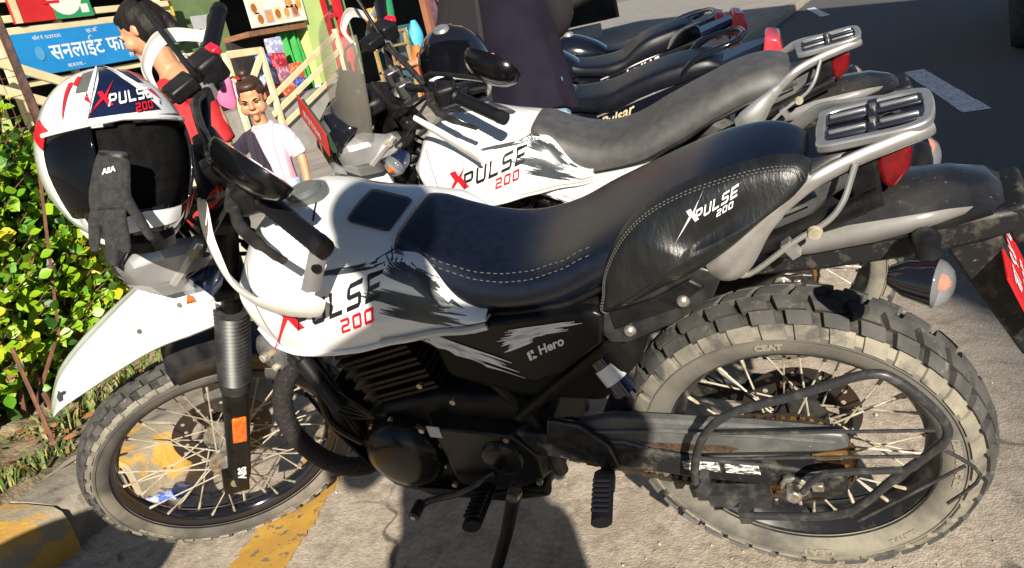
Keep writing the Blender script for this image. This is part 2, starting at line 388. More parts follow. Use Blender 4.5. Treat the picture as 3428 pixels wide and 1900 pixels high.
LETTERS = {  # slanted square-cut letters as stroke boxes on a 1 x 1 cell
    'P': [[(0, 0), (.22, 0), (.22, .36), (.8, .36), (1, .52), (1, .86), (.84, 1), (0, 1)], [(.22, .54), (.22, .82), (.76, .82), (.76, .54)]],
    'U': [[(0, 1), (0, .16), (.16, 0), (.84, 0), (1, .16), (1, 1), (.78, 1), (.78, .2), (.22, .2), (.22, 1)]],
    'L': [[(0, 1), (0, 0), (.95, 0), (.95, .2), (.22, .2), (.22, 1)]],
    'S': [[(0, 0), (.84, 0), (1, .16), (1, .46), (.86, .6), (.22, .6), (.22, .82), (1, .82), (1, 1), (.16, 1), (0, .84), (0, .56), (.14, .42), (.78, .42), (.78, .2), (0, .2)]],
    'E': [[(0, 0), (1, 0), (1, .2), (.22, .2), (.22, .4), (.9, .4), (.9, .58), (.22, .58), (.22, .8), (1, .8), (1, 1), (0, 1)]],
    '2': [[(0, 0), (1, 0), (1, .2), (.24, .2), (.24, .4), (.84, .4), (1, .56), (1, .86), (.84, 1), (0, 1), (0, .8), (.76, .8), (.76, .6), (.16, .6), (0, .44)]],
    '0': [[(0, .14), (.14, 0), (.86, 0), (1, .14), (1, .86), (.86, 1), (.14, 1), (0, .86)], [(.24, .22), (.24, .78), (.76, .78), (.76, .22)]],
}
def glyph(ch):
    polys = LETTERS[ch]; P3 = [[Vector((x, y, 0)) for x, y in pl] for pl in polys]
    flat = [q for pl in P3 for q in pl]; tris = tessellate_polygon(P3); return flat, [tuple(t) for t in tris]
XLOGO = [[(.02, .86), (.30, .86), (.47, .60), (1.02, 1.42), (.72, .86), (.60, .52), (.98, .02), (.72, .02), (.44, .40), (-.50, -.55), (-.05, .02), (.28, .50)]]
def word_xpulse(ox, oz, size, dx, slant, rise, yv=0.):
    """2D layout in a local (right, up) frame -> dict of material -> verts, faces (as (u, v))"""
    out = {'x': ([], []), 'w': ([], []), 'n': ([], [])}
    def put(key, flat, tris, sx, sz, px, pz):
        v, f = out[key]; o = len(v)
        for q in flat:
            u = px + q.x * sx + slant * q.y * sz; w = pz + q.y * sz
            v.append((u, w + rise * u))
        f += [tuple(i + o for i in t) for t in tris]
    P3 = [[Vector((x, y, 0)) for x, y in pl] for pl in XLOGO]; flat = [q for pl in P3 for q in pl]; put('x', flat, [tuple(t) for t in tessellate_polygon(P3)], size * 1.2, size * 1.15, 0, 0)
    px = size * .85
    for ch in 'PULSE':
        fl, tr = glyph(ch); put('w', fl, tr, size * .52, size * .70, px, 0); px += size * .66
    px2 = size * 2.35
    for ch in '200':
        fl, tr = glyph(ch); put('n', fl, tr, size * .34, size * .46, px2, -size * .60); px2 += size * .44
    return out
def place_word(w, key, origin, ru, rv):
    v, f = w[key]; o = Vector(origin); ru = Vector(ru); rv = Vector(rv); return [o + ru * a + rv * b for a, b in v], f

def build_bike(root, main=True):
    def B(mb, name, m, **k): return mb.build(name, m, k.pop('parent', root), **k)
    def BS(mb, name, m, **k): mb.xf(SP); return B(mb, name, m, **k)
    # ---- wheels
    rows_r = [(.506, .600, .86, 0., .013, .38, 3, 2), (.612, .692, .76, .34, .013, .22, 3, 2), (.692, .790, .80, .60, .006, .16, 2, 1)]
    txr = (('CEAT', R_(264), .258, .024), ('120/80-18 M/C 62S', R_(170), .258, .015), ('CEAT', R_(84), .258, .018), ('TUBE TYPE', R_(226), .258, .012)) if main else ()
    make_wheel(root, 'wheel', (0, 0, .325), Matrix.Identity(3), .326, .238, .062, 34 if main else 30, rows_r, .13, texts=txr, disc_r=.11)
    rows_f = [(.508, .59, .78, 0., .009, .2, 2, 2), (.605, .685, .66, .4, .009, .15, 2, 2), (.685, .75, .6, .55, .005, .15, 2, 1)]
    txf = (('CEAT', R_(268), .298, .022), ('90/90-21 M/C 54S', R_(330), .298, .014)) if main else ()
    make_wheel(root, 'wheel', SP((1.41, 0, .345)), STM, .347, .277, .044, 42, rows_f, .098, texts=txf, disc_y=-.055, disc_r=.125, muddy=False,
               side=mat('front_sidewall', (.09, .085, .075), (.05, .047, .042), 9, rough=.8, c3=(.17, .155, .125), c3lo=.5, c3hi=.66, c3scale=6))
    # ---- rear sprocket, chain
    sp = MB(); prof = []
    for i in range(40):
        for (u0, r) in ((0, .096), (.3, .104), (.7, .104)):
            a = 2 * math.pi * (i + u0) / 40; prof.append((r * math.cos(a), .325 + r * math.sin(a)))
    inner = [(.06 * math.cos(2 * math.pi * i / 120), .325 + .06 * math.sin(2 * math.pi * i / 120)) for i in range(120)]
    for i in range(120):
        j = (i + 1) % 120
        q = [prof[i], prof[j], inner[j], inner[i]]
        sp.add([(x, .066, z) for x, z in q] + [(x, .061, z) for x, z in q], [(0, 1, 2, 3), (7, 6, 5, 4), (0, 4, 5, 1), (2, 6, 7, 3)])
    for i in range(5):
        a = 2 * math.pi * i / 5 + .3; sp.tube([(.03 * math.cos(a), .062, .325 + .03 * math.sin(a)), (.07 * math.cos(a + .25), .064, .325 + .07 * math.sin(a + .25))], .012, 8)
        sp.lathe([(0, .008), (.007, .008), (.007, 0)], (.072 * math.cos(a + .25), .066, .325 + .072 * math.sin(a + .25)), seg=6, mi=1)
    B(sp, 'sprocket', [GOLD, STEEL])
    ch = MB(); path = []
    cxs, czs = .46, .40
    for i in range(26): path.append((.46 - .46 * i / 26, .430 - .005 * i / 26))
    for i in range(14):
        a = math.pi / 2 + math.pi * i / 14; path.append((.100 * math.cos(a), .325 + .100 * math.sin(a)))
    for i in range(26): path.append((.46 * i / 26, .225 + .115 * i / 26 - .012 * math.sin(math.pi * i / 26)))
    for i in range(len(path) - 1):
        a = Vector((path[i][0], .0635, path[i][1])); b = Vector((path[i + 1][0], .0635, path[i + 1][1])); d = (b - a)
        w = .006 if i % 2 else .0085
        for sy in (-1, 1): ch.tube([a + Vector((0, sy * w, 0)) - d * .15, a + Vector((0, sy * w, 0)) + d * 1.15], .006, 6, flat=(.28, 1.))
        ch.tube([a + Vector((0, -.009, 0)), a + Vector((0, .009, 0))], .0045, 6)
    B(ch, 'chain', mat('chain_rust', (.10, .065, .04), (.05, .045, .04), 60, rough=.5, metal=.6))
    # ---- swingarm with chain cover
    sw = MB()
    for sg in (1, -1):
        y = sg * .105
        pts = [(.50, .43), (.36, .405), (.16, .36), (.0, .335), (-.085, .318)]; hh = [.03, .033, .028, .026, .022]
        rings = []
        for (x, z), h in zip(pts, hh): rings.append([Vector((x, y + sg * a * .017, z + b * h)) for a, b in ((-1, -1), (-1, 1), (1, 1), (1, -1))])
        sw.loft(rings)
    sw.tube([(.5, -.12, .43), (.5, .12, .43)], .03, 14); sw.box((.33, 0, .40), (.05, .2, .05))
    B(sw, 'swingarm', DIRTB if main else DARKM, bev=.006)
    if True:
        cg = MB(); cg.prism([(.375, .468), (.30, .484), (.05, .456), (-.095, .432), (-.10, .40), (-.045, .385), (.06, .378), (.09, .345), (.16, .345), (.355, .368), (.385, .40)], .088, .112)
        o = B(cg, 'chain_cover', DIRTG, bev=.006)
        rb_ = MB(); rb_.tube([(.36, .114, .452), (.20, .1145, .452), (.02, .1145, .432), (-.08, .114, .418)], .004, 8); rb_.tube([(.36, .114, .43), (.29, .1145, .425), (.21, .1145, .388), (.10, .1145, .36)], .004, 8)
        B(rb_, 'ridge', DIRTG, parent=o)
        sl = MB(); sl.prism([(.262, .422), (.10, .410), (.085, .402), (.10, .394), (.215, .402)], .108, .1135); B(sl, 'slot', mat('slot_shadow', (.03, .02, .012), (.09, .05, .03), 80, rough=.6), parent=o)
    if main:
        st = MB(); st.prism([(.190, .385), (.125, .377), (.125, .355), (.19, .362)], .1215, .124); st.prism([(.115, .375), (.055, .368), (.055, .347), (.115, .354)], .1215, .124)
        B(st, 'warning_sticker', mat('sticker', (.75, .74, .70), (.05, .05, .05), 160, rough=.5, lo=.47, hi=.53, stretch=(.4, 1, 2)))
    ad = MB(); ad.box((-.02, .125, .325), (.075, .012, .052)); ad.lathe([(0, .03), (.014, .03), (.017, .022), (.017, 0)], (0, .128, .325), seg=6, mi=1); ad.lathe([(.017, .004), (.026, .004), (.026, 0)], (0, .130, .325), seg=16, mi=1); ad.box((-.04, .134, .33), (.02, .012, .016), mi=1)
    B(ad, 'axle_adjuster', [DIRTB, STEEL], bev=.003)
    # ---- saree guard of bent tubes
    if main:
        g = MB(); G = lambda *p: [(x, y, z) for x, y, z in p]
        g.tube(spl(G((.150, .172, .355), (.155, .172, .40), (.121, .172, .49), (.062, .172, .546), (-.043, .172, .580), (-.152, .172, .618), (-.196, .172, .600), (-.243, .172, .532), (-.250, .172, .487), (-.222, .172, .450), (-.170, .172, .398), (-.12, .172, .34), (-.08, .170, .306), (-.02, .168, .292), (.09, .165, .287)), 6), .0075, 10)
        g.tube(spl(G((-.02, .168, .355), (-.05, .172, .395), (-.09, .172, .408), (-.19, .172, .415)), 5), .006, 8)
        for (a, b) in (((.105, .505), (-.235, .505)), ((.115, .445), (-.21, .45))): g.tube([(a[0], .176, a[1]), (b[0], .176, b[1])], .003, 6)
        g.tube(spl(G((-.235, .174, .47), (-.29, .168, .40), (-.24, .165, .33)), 4), .003, 6); g.tube([(-.27, .168, .42), (-.10, .168, .285)], .003, 6)
        g.box((.152, .15, .352), (.016, .06, .02)); g.box((.09, .14, .285), (.02, .06, .03)); g.box((.10, .13, .30), (.11, .03, .03))
        g.tube([(.14, .176, .36), (.155, .176, .38)], .012, 8)
        B(g, 'saree_guard', mat('guard_black', (.025, .025, .027), (.1, .095, .085), 45, rough=.4, lo=.5, hi=.8))
    # ---- frame, engine
    fr = MB()
    for sg in (1, -1):
        fr.tube(spl([(1.0, 0, .90), (.90, sg * .03, .80), (.75, sg * .07, .74), (.58, sg * .09, .66), (.47, sg * .095, .48), (.46, sg * .09, .32)], 5), .015, 10)
        fr.tube(spl([(.56, sg * .11, .72), (.30, sg * .12, .74), (.05, sg * .11, .80), (-.2, sg * .09, .87)], 5), .014, 10)
        fr.tube([(.48, sg * .12, .50), (.12, sg * .12, .76)], .012, 8)
        fr.tube(spl([(1.02, 0, .80), (.97, sg * .04, .62), (.90, sg * .08, .38), (.84, sg * .09, .28), (.50, sg * .10, .28)], 5), .016, 10)
    fr.tube([(1.125, 0, .79), (1.0, 0, 1.03)], .032, 14)
    B(fr, 'frame', ENGB)
    en = MB()
    en.prism([(.90, .40), (.86, .30), (.72, .245), (.52, .25), (.44, .34), (.44, .47), (.52, .53), (.66, .54), (.80, .52), (.88, .47)], -.12, .095)
    o_en = B(en, 'engine', ENGB, bev=.02, seg=3)
    cy = MB(); ax = Vector((.22, 0, 1)).normalized()
    for i in range(9):
        c = Vector((.74, 0, .54)) + ax * (i * .016); w = .115 + .008 * (i % 2)
        cy.box(c, (w * 1.6, w * 1.55, .007), rotm('Y', .216))
    cy.box(Vector((.74, 0, .54)) + ax * .06, (.13, .13, .14), rotm('Y', .216)); cy.box(Vector((.74, 0, .54)) + ax * .17, (.17, .17, .08), rotm('Y', .216))
    B(cy, 'cylinder_fins', ENGB, parent=o_en)
    cv = MB()
    cv.lathe([(.0, .064), (.05, .062), (.075, .052), (.088, .03), (.094, 0)], (.785, .095, .405), seg=40)
    cv.lathe([(.0, .05), (.03, .05), (.045, .04), (.05, 0)], (.55, .095, .40), seg=28)
    cv.prism([(.70, .50), (.50, .47), (.46, .40), (.47, .33), (.56, .29), (.70, .31)], .09, .13, taper=.86)
    B(cv, 'crankcase_cover', mat('case_black', (.005, .005, .006), (.011, .0105, .01), 30, rough=.25, spec=.35), parent=o_en, bev=.004)
    bolts_ = [(.785 + .088 * math.cos(i * 2 * math.pi / 9 + .2), .108, .405 + .088 * math.sin(i * 2 * math.pi / 9 + .2)) for i in range(9)]
    for q in bolts_ + list( ((.70, .13, .485), (.52, .13, .455), (.49, .13, .335), (.69, .13, .325), (.60, .125, .555), (.655, .125, .60), (.55, .13, .30))): bo = MB(); bo.lathe([(0, .009), (.0065, .009), (.0065, 0)], q, seg=6); B(bo, 'bolt', STEEL, parent=o_en)
    lab = MB(); lab.prism([(.690, .492), (.662, .488), (.664, .458), (.692, .462)], .1285, .1315); B(lab, 'case_label', mat('case_label', (.35, .38, .42), rough=.3, metal=.5), parent=o_en)
    bp = MB(); rings = []
    for x, z, w in ((1.0, .50, .08), (.96, .40, .10), (.90, .30, .115), (.80, .245, .12), (.62, .23, .12), (.52, .24, .11)):
        rings.append([Vector((x, -w, z + .05)), Vector((x, -w * .8, z)), Vector((x, w * .8, z)), Vector((x, w, z + .05))])
    bp.loft(rings, closed=False); B(bp, 'bash_plate', ENGB, solid=.006)
    ex = MB(); P = spl([(.86, .02, .66), (.97, .05, .64), (1.05, .085, .56), (1.075, .10, .46), (1.04, .095, .36), (.97, .07, .31), (.90, -.02, .285), (.75, -.09, .26), (.55, -.13, .33), (.40, -.15, .42)], 10)
    ex.tube(P, [.022 + .0012 * (i % 2) for i in range(len(P))], 16); B(ex, 'exhaust_pipe', mat('exhaust_wrap', (.010, .009, .009), (.05, .033, .026), 110, rough=.8, bump=.004, bscale=120, lo=.5, hi=.75))
    mf = MB(); mf.tube([(.40, -.16, .42), (.33, -.165, .50), (.05, -.175, .62), (-.22, -.18, .72)], [.03, .05, .058, .05], 18, flat=(.8, 1.1)); B(mf, 'silencer', ENGB)
    hn = MB(); hn.lathe([(0, .03), (.012, .03), (.014, .022), (.035, .02), (.044, .012), (.046, 0), (.03, -.02), (0, -.02)], (1.02, .07, .665), axis=(.35, 1, .1), seg=28)
    hn.lathe([(0, .034), (.009, .034), (.009, .02)], (1.02, .07, .665), axis=(.35, 1, .1), seg=10, mi=1)
    for q in ((.995, .09, .68), (1.0, .09, .645)): hn.lathe([(0, .02), (.007, .02), (.007, 0)], q, axis=(.35, 1, .1), seg=8, mi=1)
    B(hn, 'horn', [mat('horn_grey', (.12, .12, .13), (.2, .19, .17), 30, rough=.4, metal=.4), SPOKE])
    wr = MB()
    for k_ in range(5): wr.tube(spl([(1.0, .06 + k_ * .006, .74 - .01 * k_), (.95, .09, .66 - .02 * k_), (.90, .10, .58 - .02 * k_), (.82, .11, .5)], 6), .0035, 6)
    wr.tube(spl([(.93, .08, .70), (.91, .12, .60), (.93, .12, .50), (.90, .10, .42)], 6), .009, 8)
    B(wr, 'wiring', BLACK)
    rc = MB(); rc.tube([(.93, .10, .66), (.885, .12, .54)], .019, 12); B(rc, 'breather_hose', BLACK)
    # air box / inner side fill and shock
    ab = MB(); ab.prism([(.60, .72), (.24, .76), (.20, .62), (.30, .52), (.46, .54), (.60, .60)], -.12, .115); B(ab, 'airbox', mat('airbox_black', (.005, .005, .005), rough=.6, spec=.2), bev=.02)
    sh = MB(); sh.tube([(.36, .0, .74), (.28, .0, .46)], .028, 12); 
    for i in range(9): sh.tube([Vector((.35 - .0075 * i + .036 * math.cos(a * .7), .036 * math.sin(a * .7), .70 - .028 * i - .028 * a / 9)) for a in range(10)], .006, 6)
    B(sh, 'shock_absorber', [DIRTB])
    tb = MB(); tb.tube([(.285, .10, .62), (.25, .12, .555)], .022, 12); B(tb, 'reservoir', DECN)
    tl = MB(); tl.tube([(.278, .105, .605), (.262, .114, .578)], .0226, 12); B(tl, 'reservoir_label', DECW)
    # ---- foot controls and stand
    pg = MB(); pg.tube([(.33, .13, .40), (.32, .17, .385), (.315, .195, .385)], .013, 8); B(pg, 'peg_bracket', DARKM)
    for (a, b, nm) in (((.325, .17, .40), (.298, .29, .408), 'footpeg'), ((.595, .16, .345), (.565, .29, .385), 'footpeg')):
        a = Vector(a); b = Vector(b); q = MB(); q.tube([a, a.lerp(b, .5), b], .017, 10, flat=(1.15, .75))
        for i in range(7):
            c = a.lerp(b, .25 + i * .1); q.tube([c + Vector((-.016, 0, .013)), c + Vector((.016, 0, .013))], .004, 6)
        B(q, nm, mat('peg_rubber', (.005, .005, .008), rough=.55, spec=.25))
    hp = MB(); hp.prism([(.42, .50), (.36, .485), (.315, .43), (.31, .37), (.345, .36), (.37, .42), (.44, .44)], .118, .132); B(hp, 'heel_plate', DARKM, bev=.004)
    sf = MB(); sf.tube(spl([(.58, .135, .36), (.66, .16, .33), (.75, .17, .31), (.762, .20, .313)], 5), .007, 8); sf.tube([(.762, .175, .312), (.762, .215, .314)], .012, 8); sf.lathe([(0, .004), (.006, .004), (.006, 0)], (.762, .215, .314), seg=8, mi=1)
    B(sf, 'gear_lever', [DARKM, STEEL])
    # side stand reaches the road
    ft = root.matrix_world.inverted() @ Vector(root.matrix_world @ Vector((.705, .19, 0))); wq = root.matrix_world @ Vector((.66, .30, 0)); wq.z = .012; ft = root.matrix_world.inverted() @ wq
    ss = MB(); ss.tube([(.56, .125, .30), (.60, .17, .21), ft], [.017, .014, .013], 10); ss.box(Vector(ft), (.07, .05, .012)); ss.lathe([(0, .025), (.013, .025), (.015, .012), (.015, 0)], (.56, .125, .30), seg=10, mi=1)
    B(ss, 'side_stand', [ENGB, STEEL])
    # ---- tank
    grid = skin(TANK_X, tank_section, 4, 4); tk = MB(); tk.loft(grid, closed=False)
    tank = B(tk, 'fuel_tank', WHITE, solid=.004, ang=60)
    for sg in (1, -1):
        lip = MB(); rail = [Vector((q.x, q.y * (1 if sg > 0 else -1), q.z)) for q in [Vector((x, tank_section(x)[2][0] + .001, tank_section(x)[2][1] - .012)) for x in [.442 + i * .012 for i in range(41)]]]
        lip.tube(rail, .005, 8); B(lip, 'lower_lip', WHITE, parent=tank)
    for sg in (1, -1):
        sv = MB(); sv.tube([Vector((x, sg * (tank_section(x)[2][0] + .004), tank_section(x)[2][1] - .004)) for x in [.442 + i * .012 for i in range(18)]], .0042, 8); B(sv, 'trim_strip', mat('trim_grey', (.4, .4, .38), rough=.4), parent=tank)
    bv = bvh_of(tank); D = Vector((0, -1, 0))
    def decal(vs, fs, name, m, par=tank, off=.0018, dirv=D, b=None):
        q = MB(); q.add(drape(vs, b or bv, dirv, 1., off), fs); return q.build(name, m, par, smooth=True, ang=80)
    Lk = (-1, 0, 0); Uk = (0, 0, 1)
    w = word_xpulse(0, 0, .060, .07, .36, .20)
    org = (.853, 0, .790)
    decal(*place_word(w, 'x', org, Lk, Uk), 'letter_x', DECR); decal(*place_word(w, 'w', org, Lk, Uk), 'lettering', DECK); decal(*place_word(w, 'n', org, Lk, Uk), 'number_lettering', DECR)
    def splash(specs, name, m, par=tank, b=None, off=.0014):
        vs = []; fs = []
        for (base, dr, L, wd, n, seed) in specs:
            for row in strokes(base, dr, L, wd, n, seed):
                o = len(vs)
                for a, c in row: vs += [Vector((a.x, 0, a.y)), Vector((c.x, 0, c.y))]
                fs += [(o + 2 * j, o + 2 * j + 1, o + 2 * j + 3, o + 2 * j + 2) for j in range(len(row) - 1)]
        decal(vs, fs, name, m, par, off, D, b)
    splash([((.640, .888), (-.98, -.05), .13, .008, 5, 1), ((.560, .862), (-.80, -.45), .09, .022, 9, 2), ((.70, .892), (-1, -.02), .08, .006, 3, 5), ((.525, .830), (-.62, -.75), .09, .022, 8, 6)], 'brush_splash', DECG)
    splash([((.535, .796), (-.80, -.36), .140, .046, 13, 4), ((.585, .830), (-.80, -.33), .11, .018, 6, 8), ((.545, .782), (-.8, -.4), .11, .014, 4, 9)], 'brush_splash', DECG)
    for sg in (1, -1):
        L_ = spl([Vector((.905, 0, .915)), Vector((.885, 0, .87)), Vector((.88, 0, .80)), Vector((.872, 0, .745))], 6); L_ = drape(L_, bv, (0, -sg, 0), 1, .0004); q = MB(); q.tube(L_, .0013, 5); B(q, 'panel_seam', mat('seam_dark', (.12, .12, .12), rough=.7), parent=tank)
    # cap, pad, seam
    cp = MB(); cp.lathe([(0, .016), (.028, .016), (.034, .011), (.036, 0)], (.80, 0, .978), axis=(-.04, 0, 1), seg=28); cp.lathe([(.036, .008), (.045, .006), (.046, -.01)], (.80, 0, .978), axis=(-.04, 0, 1), seg=28)
    B(cp, 'filler_cap', mat('cap_grey', (.25, .27, .26), rough=.35, metal=.7), parent=tank)
    if main:
        pd = [(.69, .050), (.685, .062), (.60, .060), (.592, .05), (.592, -.05), (.60, -.06), (.685, -.062), (.69, -.05)]
        q = MB(); n_ = 10; vs = []; fs = []
        for i in range(n_ + 1):
            for j in range(n_ + 1):
                x = .694 - .076 * i / n_; yy = -.056 + .112 * j / n_
                rx = min(i, n_ - i) / n_; 
                if i in (0, n_) : yy *= .9
                vs.append(Vector((x, yy, 1.0)))
        for i in range(n_):
            for j in range(n_): a = i * (n_ + 1) + j; fs.append((a, a + 1, a + n_ + 2, a + n_ + 1))
        q.add(drape(vs, bv, (0, 0, -1), .5, .003), fs); q.build('tank_pad', mat('pad_navy', (.012, .016, .035), rough=.4), tank, solid=-.003)
        q = MB(); q.add(drape([Vector((.755, .022 + i * .003, 1)) for i in range(2)] + [Vector((.748, .022 + i * .003, 1)) for i in range(2)], bv, (0, 0, -1), .5, .001), [(0, 1, 3, 2)])
        vs = []; 
        for i in range(7): vs += [Vector((.775 - .004 * i, -.01 + .014 * i, 1)), Vector((.772 - .004 * i, -.012 + .014 * i, 1))]
        q = MB(); q.add(drape(vs, bv, (0, 0, -1), .5, .0012), [(2 * i, 2 * i + 1, 2 * i + 3, 2 * i + 2) for i in range(6)]); q.build('pin_stripe', DECK, tank)
    # ---- seat
    grid = skin(SEAT_X, lambda x: seat_section(x, main), 4, 4); q = MB(); q.loft(grid, closed=False)
    for r in (grid[0], grid[-1]):
        q.add(r, [tuple(range(len(r)))])
    seat = B(q, 'seat', SEATM if main else SEATG, ang=70)
    sb = bvh_of(seat)
    base_ = MB(); rail = [Vector((x, seat_section(x, main)[1][0] + .002, seat_section(x, main)[1][1])) for x in [.50 - i * .02 for i in range(31)]]
    base_.tube(rail, .006, 8); B(base_, 'seat_piping', BLACK, parent=seat); base_ = MB(); base_.tube([Vector((v.x, -v.y, v.z)) for v in rail], .006, 8); B(base_, 'seat_piping', BLACK, parent=seat)
    if main:
        # leather side pad with double stitching
        outline = [(.228, .752), (.222, .79), (.208, .828), (.182, .868), (.148, .904), (.105, .930), (.05, .949), (-.01, .960), (-.065, .964), (-.108, .958), (-.120, .940), (-.108, .920), (-.065, .895), (-.005, .852), (.055, .816), (.13, .786)]
        C2 = Vector((.06, .86)); rings = []
        OL = spl([Vector((a, b, 0)) for a, b in outline], 4, closed=True)
        for t_, yo in ((1.0, .0), (.985, .012), (.93, .026), (.8, .037), (.6, .045), (.35, .050), (.1, .052)):
            rings.append([Vector((C2.x + (o_.x - C2.x) * t_, .122 + yo - .25 * max(0, (o_.y - .90)) - .08 * max(0, -o_.x) + .06 * max(0, o_.x - .1), C2.y + (o_.y - C2.y) * t_)) for o_ in OL])
        q = MB(); q.loft(rings); pad = B(q, 'leather_side_pad', LEATH, ang=80)
        q = MB()
        for t_ in (.955, .93):
            pts = [Vector((C2.x + (o_.x - C2.x) * t_, .1475 - .25 * max(0, (o_.y - .90)) - .08 * max(0, -o_.x) + .06 * max(0, o_.x - .1) + (.955 - t_) * .2, C2.y + (o_.y - C2.y) * t_)) for o_ in OL[0:41]]
            L = spl(pts, 4)
            for i in range(0, len(L) - 2, 2): q.tube([L[i], L[i + 1]], .0008, 5)
        B(q, 'stitching', THREAD, parent=pad)
        w = word_xpulse(0, 0, .0200, .03, .36, .40); pb = bvh_of(pad); org = (.058, 0, .900)
        for key in 'xwn': decal(*place_word(w, key, org, Lk, Uk), 'lettering', DECW, pad, .002, D, pb)
        q = MB()
        for off_ in (0, .008):
            L = spl([Vector((x, 0, seat_section(x, main)[4][1] + .004 - off_)) for x in [.55 - i * .03 for i in range(12)]], 5)
            L = drape(L, sb, (0, -1, 0), 1, .0005)
            for i in range(0, len(L) - 2, 2): q.tube([L[i], L[i + 1]], .0008, 5)
        B(q, 'stitching', THREAD, parent=seat)
        # black splash sheet under the pad
        q = MB(); q.prism([(.236, .762), (.246, .70), (.238, .682), (.206, .680), (.115, .716), (.05, .757), (.025, .80), (.062, .818), (.14, .785)], .128, .140)
        flp = B(q, 'splash_flap', mat('flap_black', (.013, .013, .014), (.03, .03, .03), 30, rough=.35), bev=.004)
        q = MB(); q.prism([(.222, .748), (.222, .712), (.11, .745), (.055, .783), (.075, .80), (.14, .77)], .138, .146, taper=.96); B(q, 'raised_panel', BLACK, parent=flp, bev=.003)
        for c_ in ((.197, .140, .706), (.094, .147, .762)):
            q = MB(); q.lathe([(0, .008), (.006, .008), (.010, .004), (.011, 0)], c_, seg=14); B(q, 'rivet', STEEL, parent=flp)
    # ---- side panel
    q = MB(); q.prism([(.598, .728), (.45, .752), (.24, .760), (.226, .748), (.245, .69), (.34, .628), (.40, .606), (.50, .665)], .12, .150, taper=.965)
    spn = B(q, 'side_panel', PANELB if main else WHITE, bev=.006, seg=3)
    q = MB(); q.prism([(.598, .728), (.45, .752), (.24, .760), (.226, .748), (.245, .69), (.34, .628), (.40, .606), (.50, .665)][::-1], -.12, -.150, taper=.965); B(q, 'side_panel', GLOSSB, bev=.006)
    pb = bvh_of(spn)
    splash([((.500, .684), (-.80, -.44), .21, .036, 11, 11), ((.545, .712), (-.8, -.42), .09, .028, 8, 12), ((.345, .728), (-.99, .07), .14, .022, 8, 13), ((.385, .712), (-.93, .30), .08, .024, 7, 14)], 'brush_splash', DECW, spn, pb, .002)
    vs, fs = text_mesh('Hero', .026, .0008, .1); vs = [Vector((.366 - v.x * .95, 0, .676 + v.y + v.x * .36)) for v in vs]; decal(vs, fs, 'lettering', DECW, spn, .002, D, pb)
    vs = []; fs = []
    for (x0, z0, ww, hh) in ((.389, .664, .006, .022), (.381, .667, .005, .008), (.381, .679, .006, .010), (.3765, .669, .004, .006)):
        o = len(vs); vs += [Vector((x0, 0, z0)), Vector((x0 - ww, 0, z0 + .002)), Vector((x0 - ww, 0, z0 + hh)), Vector((x0, 0, z0 + hh * .8))]; fs.append((o, o + 1, o + 2, o + 3))
    decal(vs, fs, 'emblem', DECW, spn, .002, D, pb)
    # ---- grab rails, rack, tail
    for sg in (1, -1):
        gr = MB(); Y = lambda y: y * sg
        P = spl([(.045, Y(.130), .812), (.015, Y(.134), .820), (-.03, Y(.126), .858), (-.07, Y(.120), .888), (-.118, Y(.112), .919), (-.17, Y(.088), .930), (-.225, Y(.066), .936), (-.262, Y(.050), .938), (-.272, Y(.040), .938)], 6)
        gr.tube(P, [(.010 + .018 * math.exp(-((i - 6) / 6.5) ** 2)) if i < 18 else .0088 for i in range(len(P))], 14, flat=(.55, 1.2))
        gr.tube(spl([(.02, Y(.132), .802), (-.01, Y(.132), .790), (-.082, Y(.128), .836), (-.130, Y(.124), .861), (-.154, Y(.118), .886), (-.168, Y(.105), .914), (-.175, Y(.098), .93)], 5), .0045, 8)
        gr.box((-.075, Y(.122), .822), (.014, .018, .028), rotm('Y', .5))
        grab = B(gr, 'grab_rail', SILVER)
        if sg > 0: grab0 = grab
    cap_ = MB(); cap_.lathe([(0, .006), (.009, .006), (.011, 0)], (-.112, .128, .848), seg=14); B(cap_, 'rail_bolt', SPOKE, parent=grab0)
    rk = MB(); n_ = 6
    outer = spl([Vector(p + (0,)) for p in [(-.128, -.056), (-.19, -.060), (-.240, -.060), (-.266, -.052), (-.275, -.035), (-.278, 0), (-.275, .035), (-.266, .052), (-.240, .060), (-.19, .060), (-.128, .056), (-.122, .03), (-.120, 0), (-.122, -.03)]], 3, closed=True)
    inner = []
    for q_ in outer: inner.append(Vector((-.199 + (q_.x + .199) * .82, q_.y * .78, 0)))
    zr = lambda x: .944 + (-x - .13) * .08
    m_ = len(outer)
    def Z3(q_, dz): return Vector((q_.x, q_.y, zr(q_.x) + dz))
    vs = [Z3(q_, 0) for q_ in outer] + [Z3(q_, 0) for q_ in inner] + [Z3(q_, -.014) for q_ in outer] + [Z3(q_, -.014) for q_ in inner]
    fs = []
    for i in range(m_):
        j = (i + 1) % m_; fs += [(i, j, m_ + j, m_ + i), (2 * m_ + j, 2 * m_ + i, 3 * m_ + i, 3 * m_ + j), (j, i, 2 * m_ + i, 2 * m_ + j), (m_ + i, m_ + j, 3 * m_ + j, 3 * m_ + i)]
    rk.add(vs, fs); rack = B(rk, 'luggage_rack', SILVER, bev=.003)
    for yy in (-.024, .024):
        for xx in (-.165, -.233):
            q = MB(); q.box((xx, yy, zr(xx) - .003), (.062, .030, .009), rotm('Y', .08)); B(q, 'rack_pad', mat('pad_dark', (.014, .016, .026), rough=.3), parent=rack, bev=.006)
            q = MB(); q.box((xx, yy + .0035, zr(xx) + .002), (.050, .007, .006), rotm('Y', .08)); B(q, 'rack_slat', SILVER, parent=rack, bev=.002)
    q = MB(); q.box((-.199, 0, zr(-.199) - .003), (.012, .096, .010), rotm('Y', .08)); B(q, 'rack_bridge', mat('pad_dark', (.014, .016, .026), rough=.3), parent=rack)
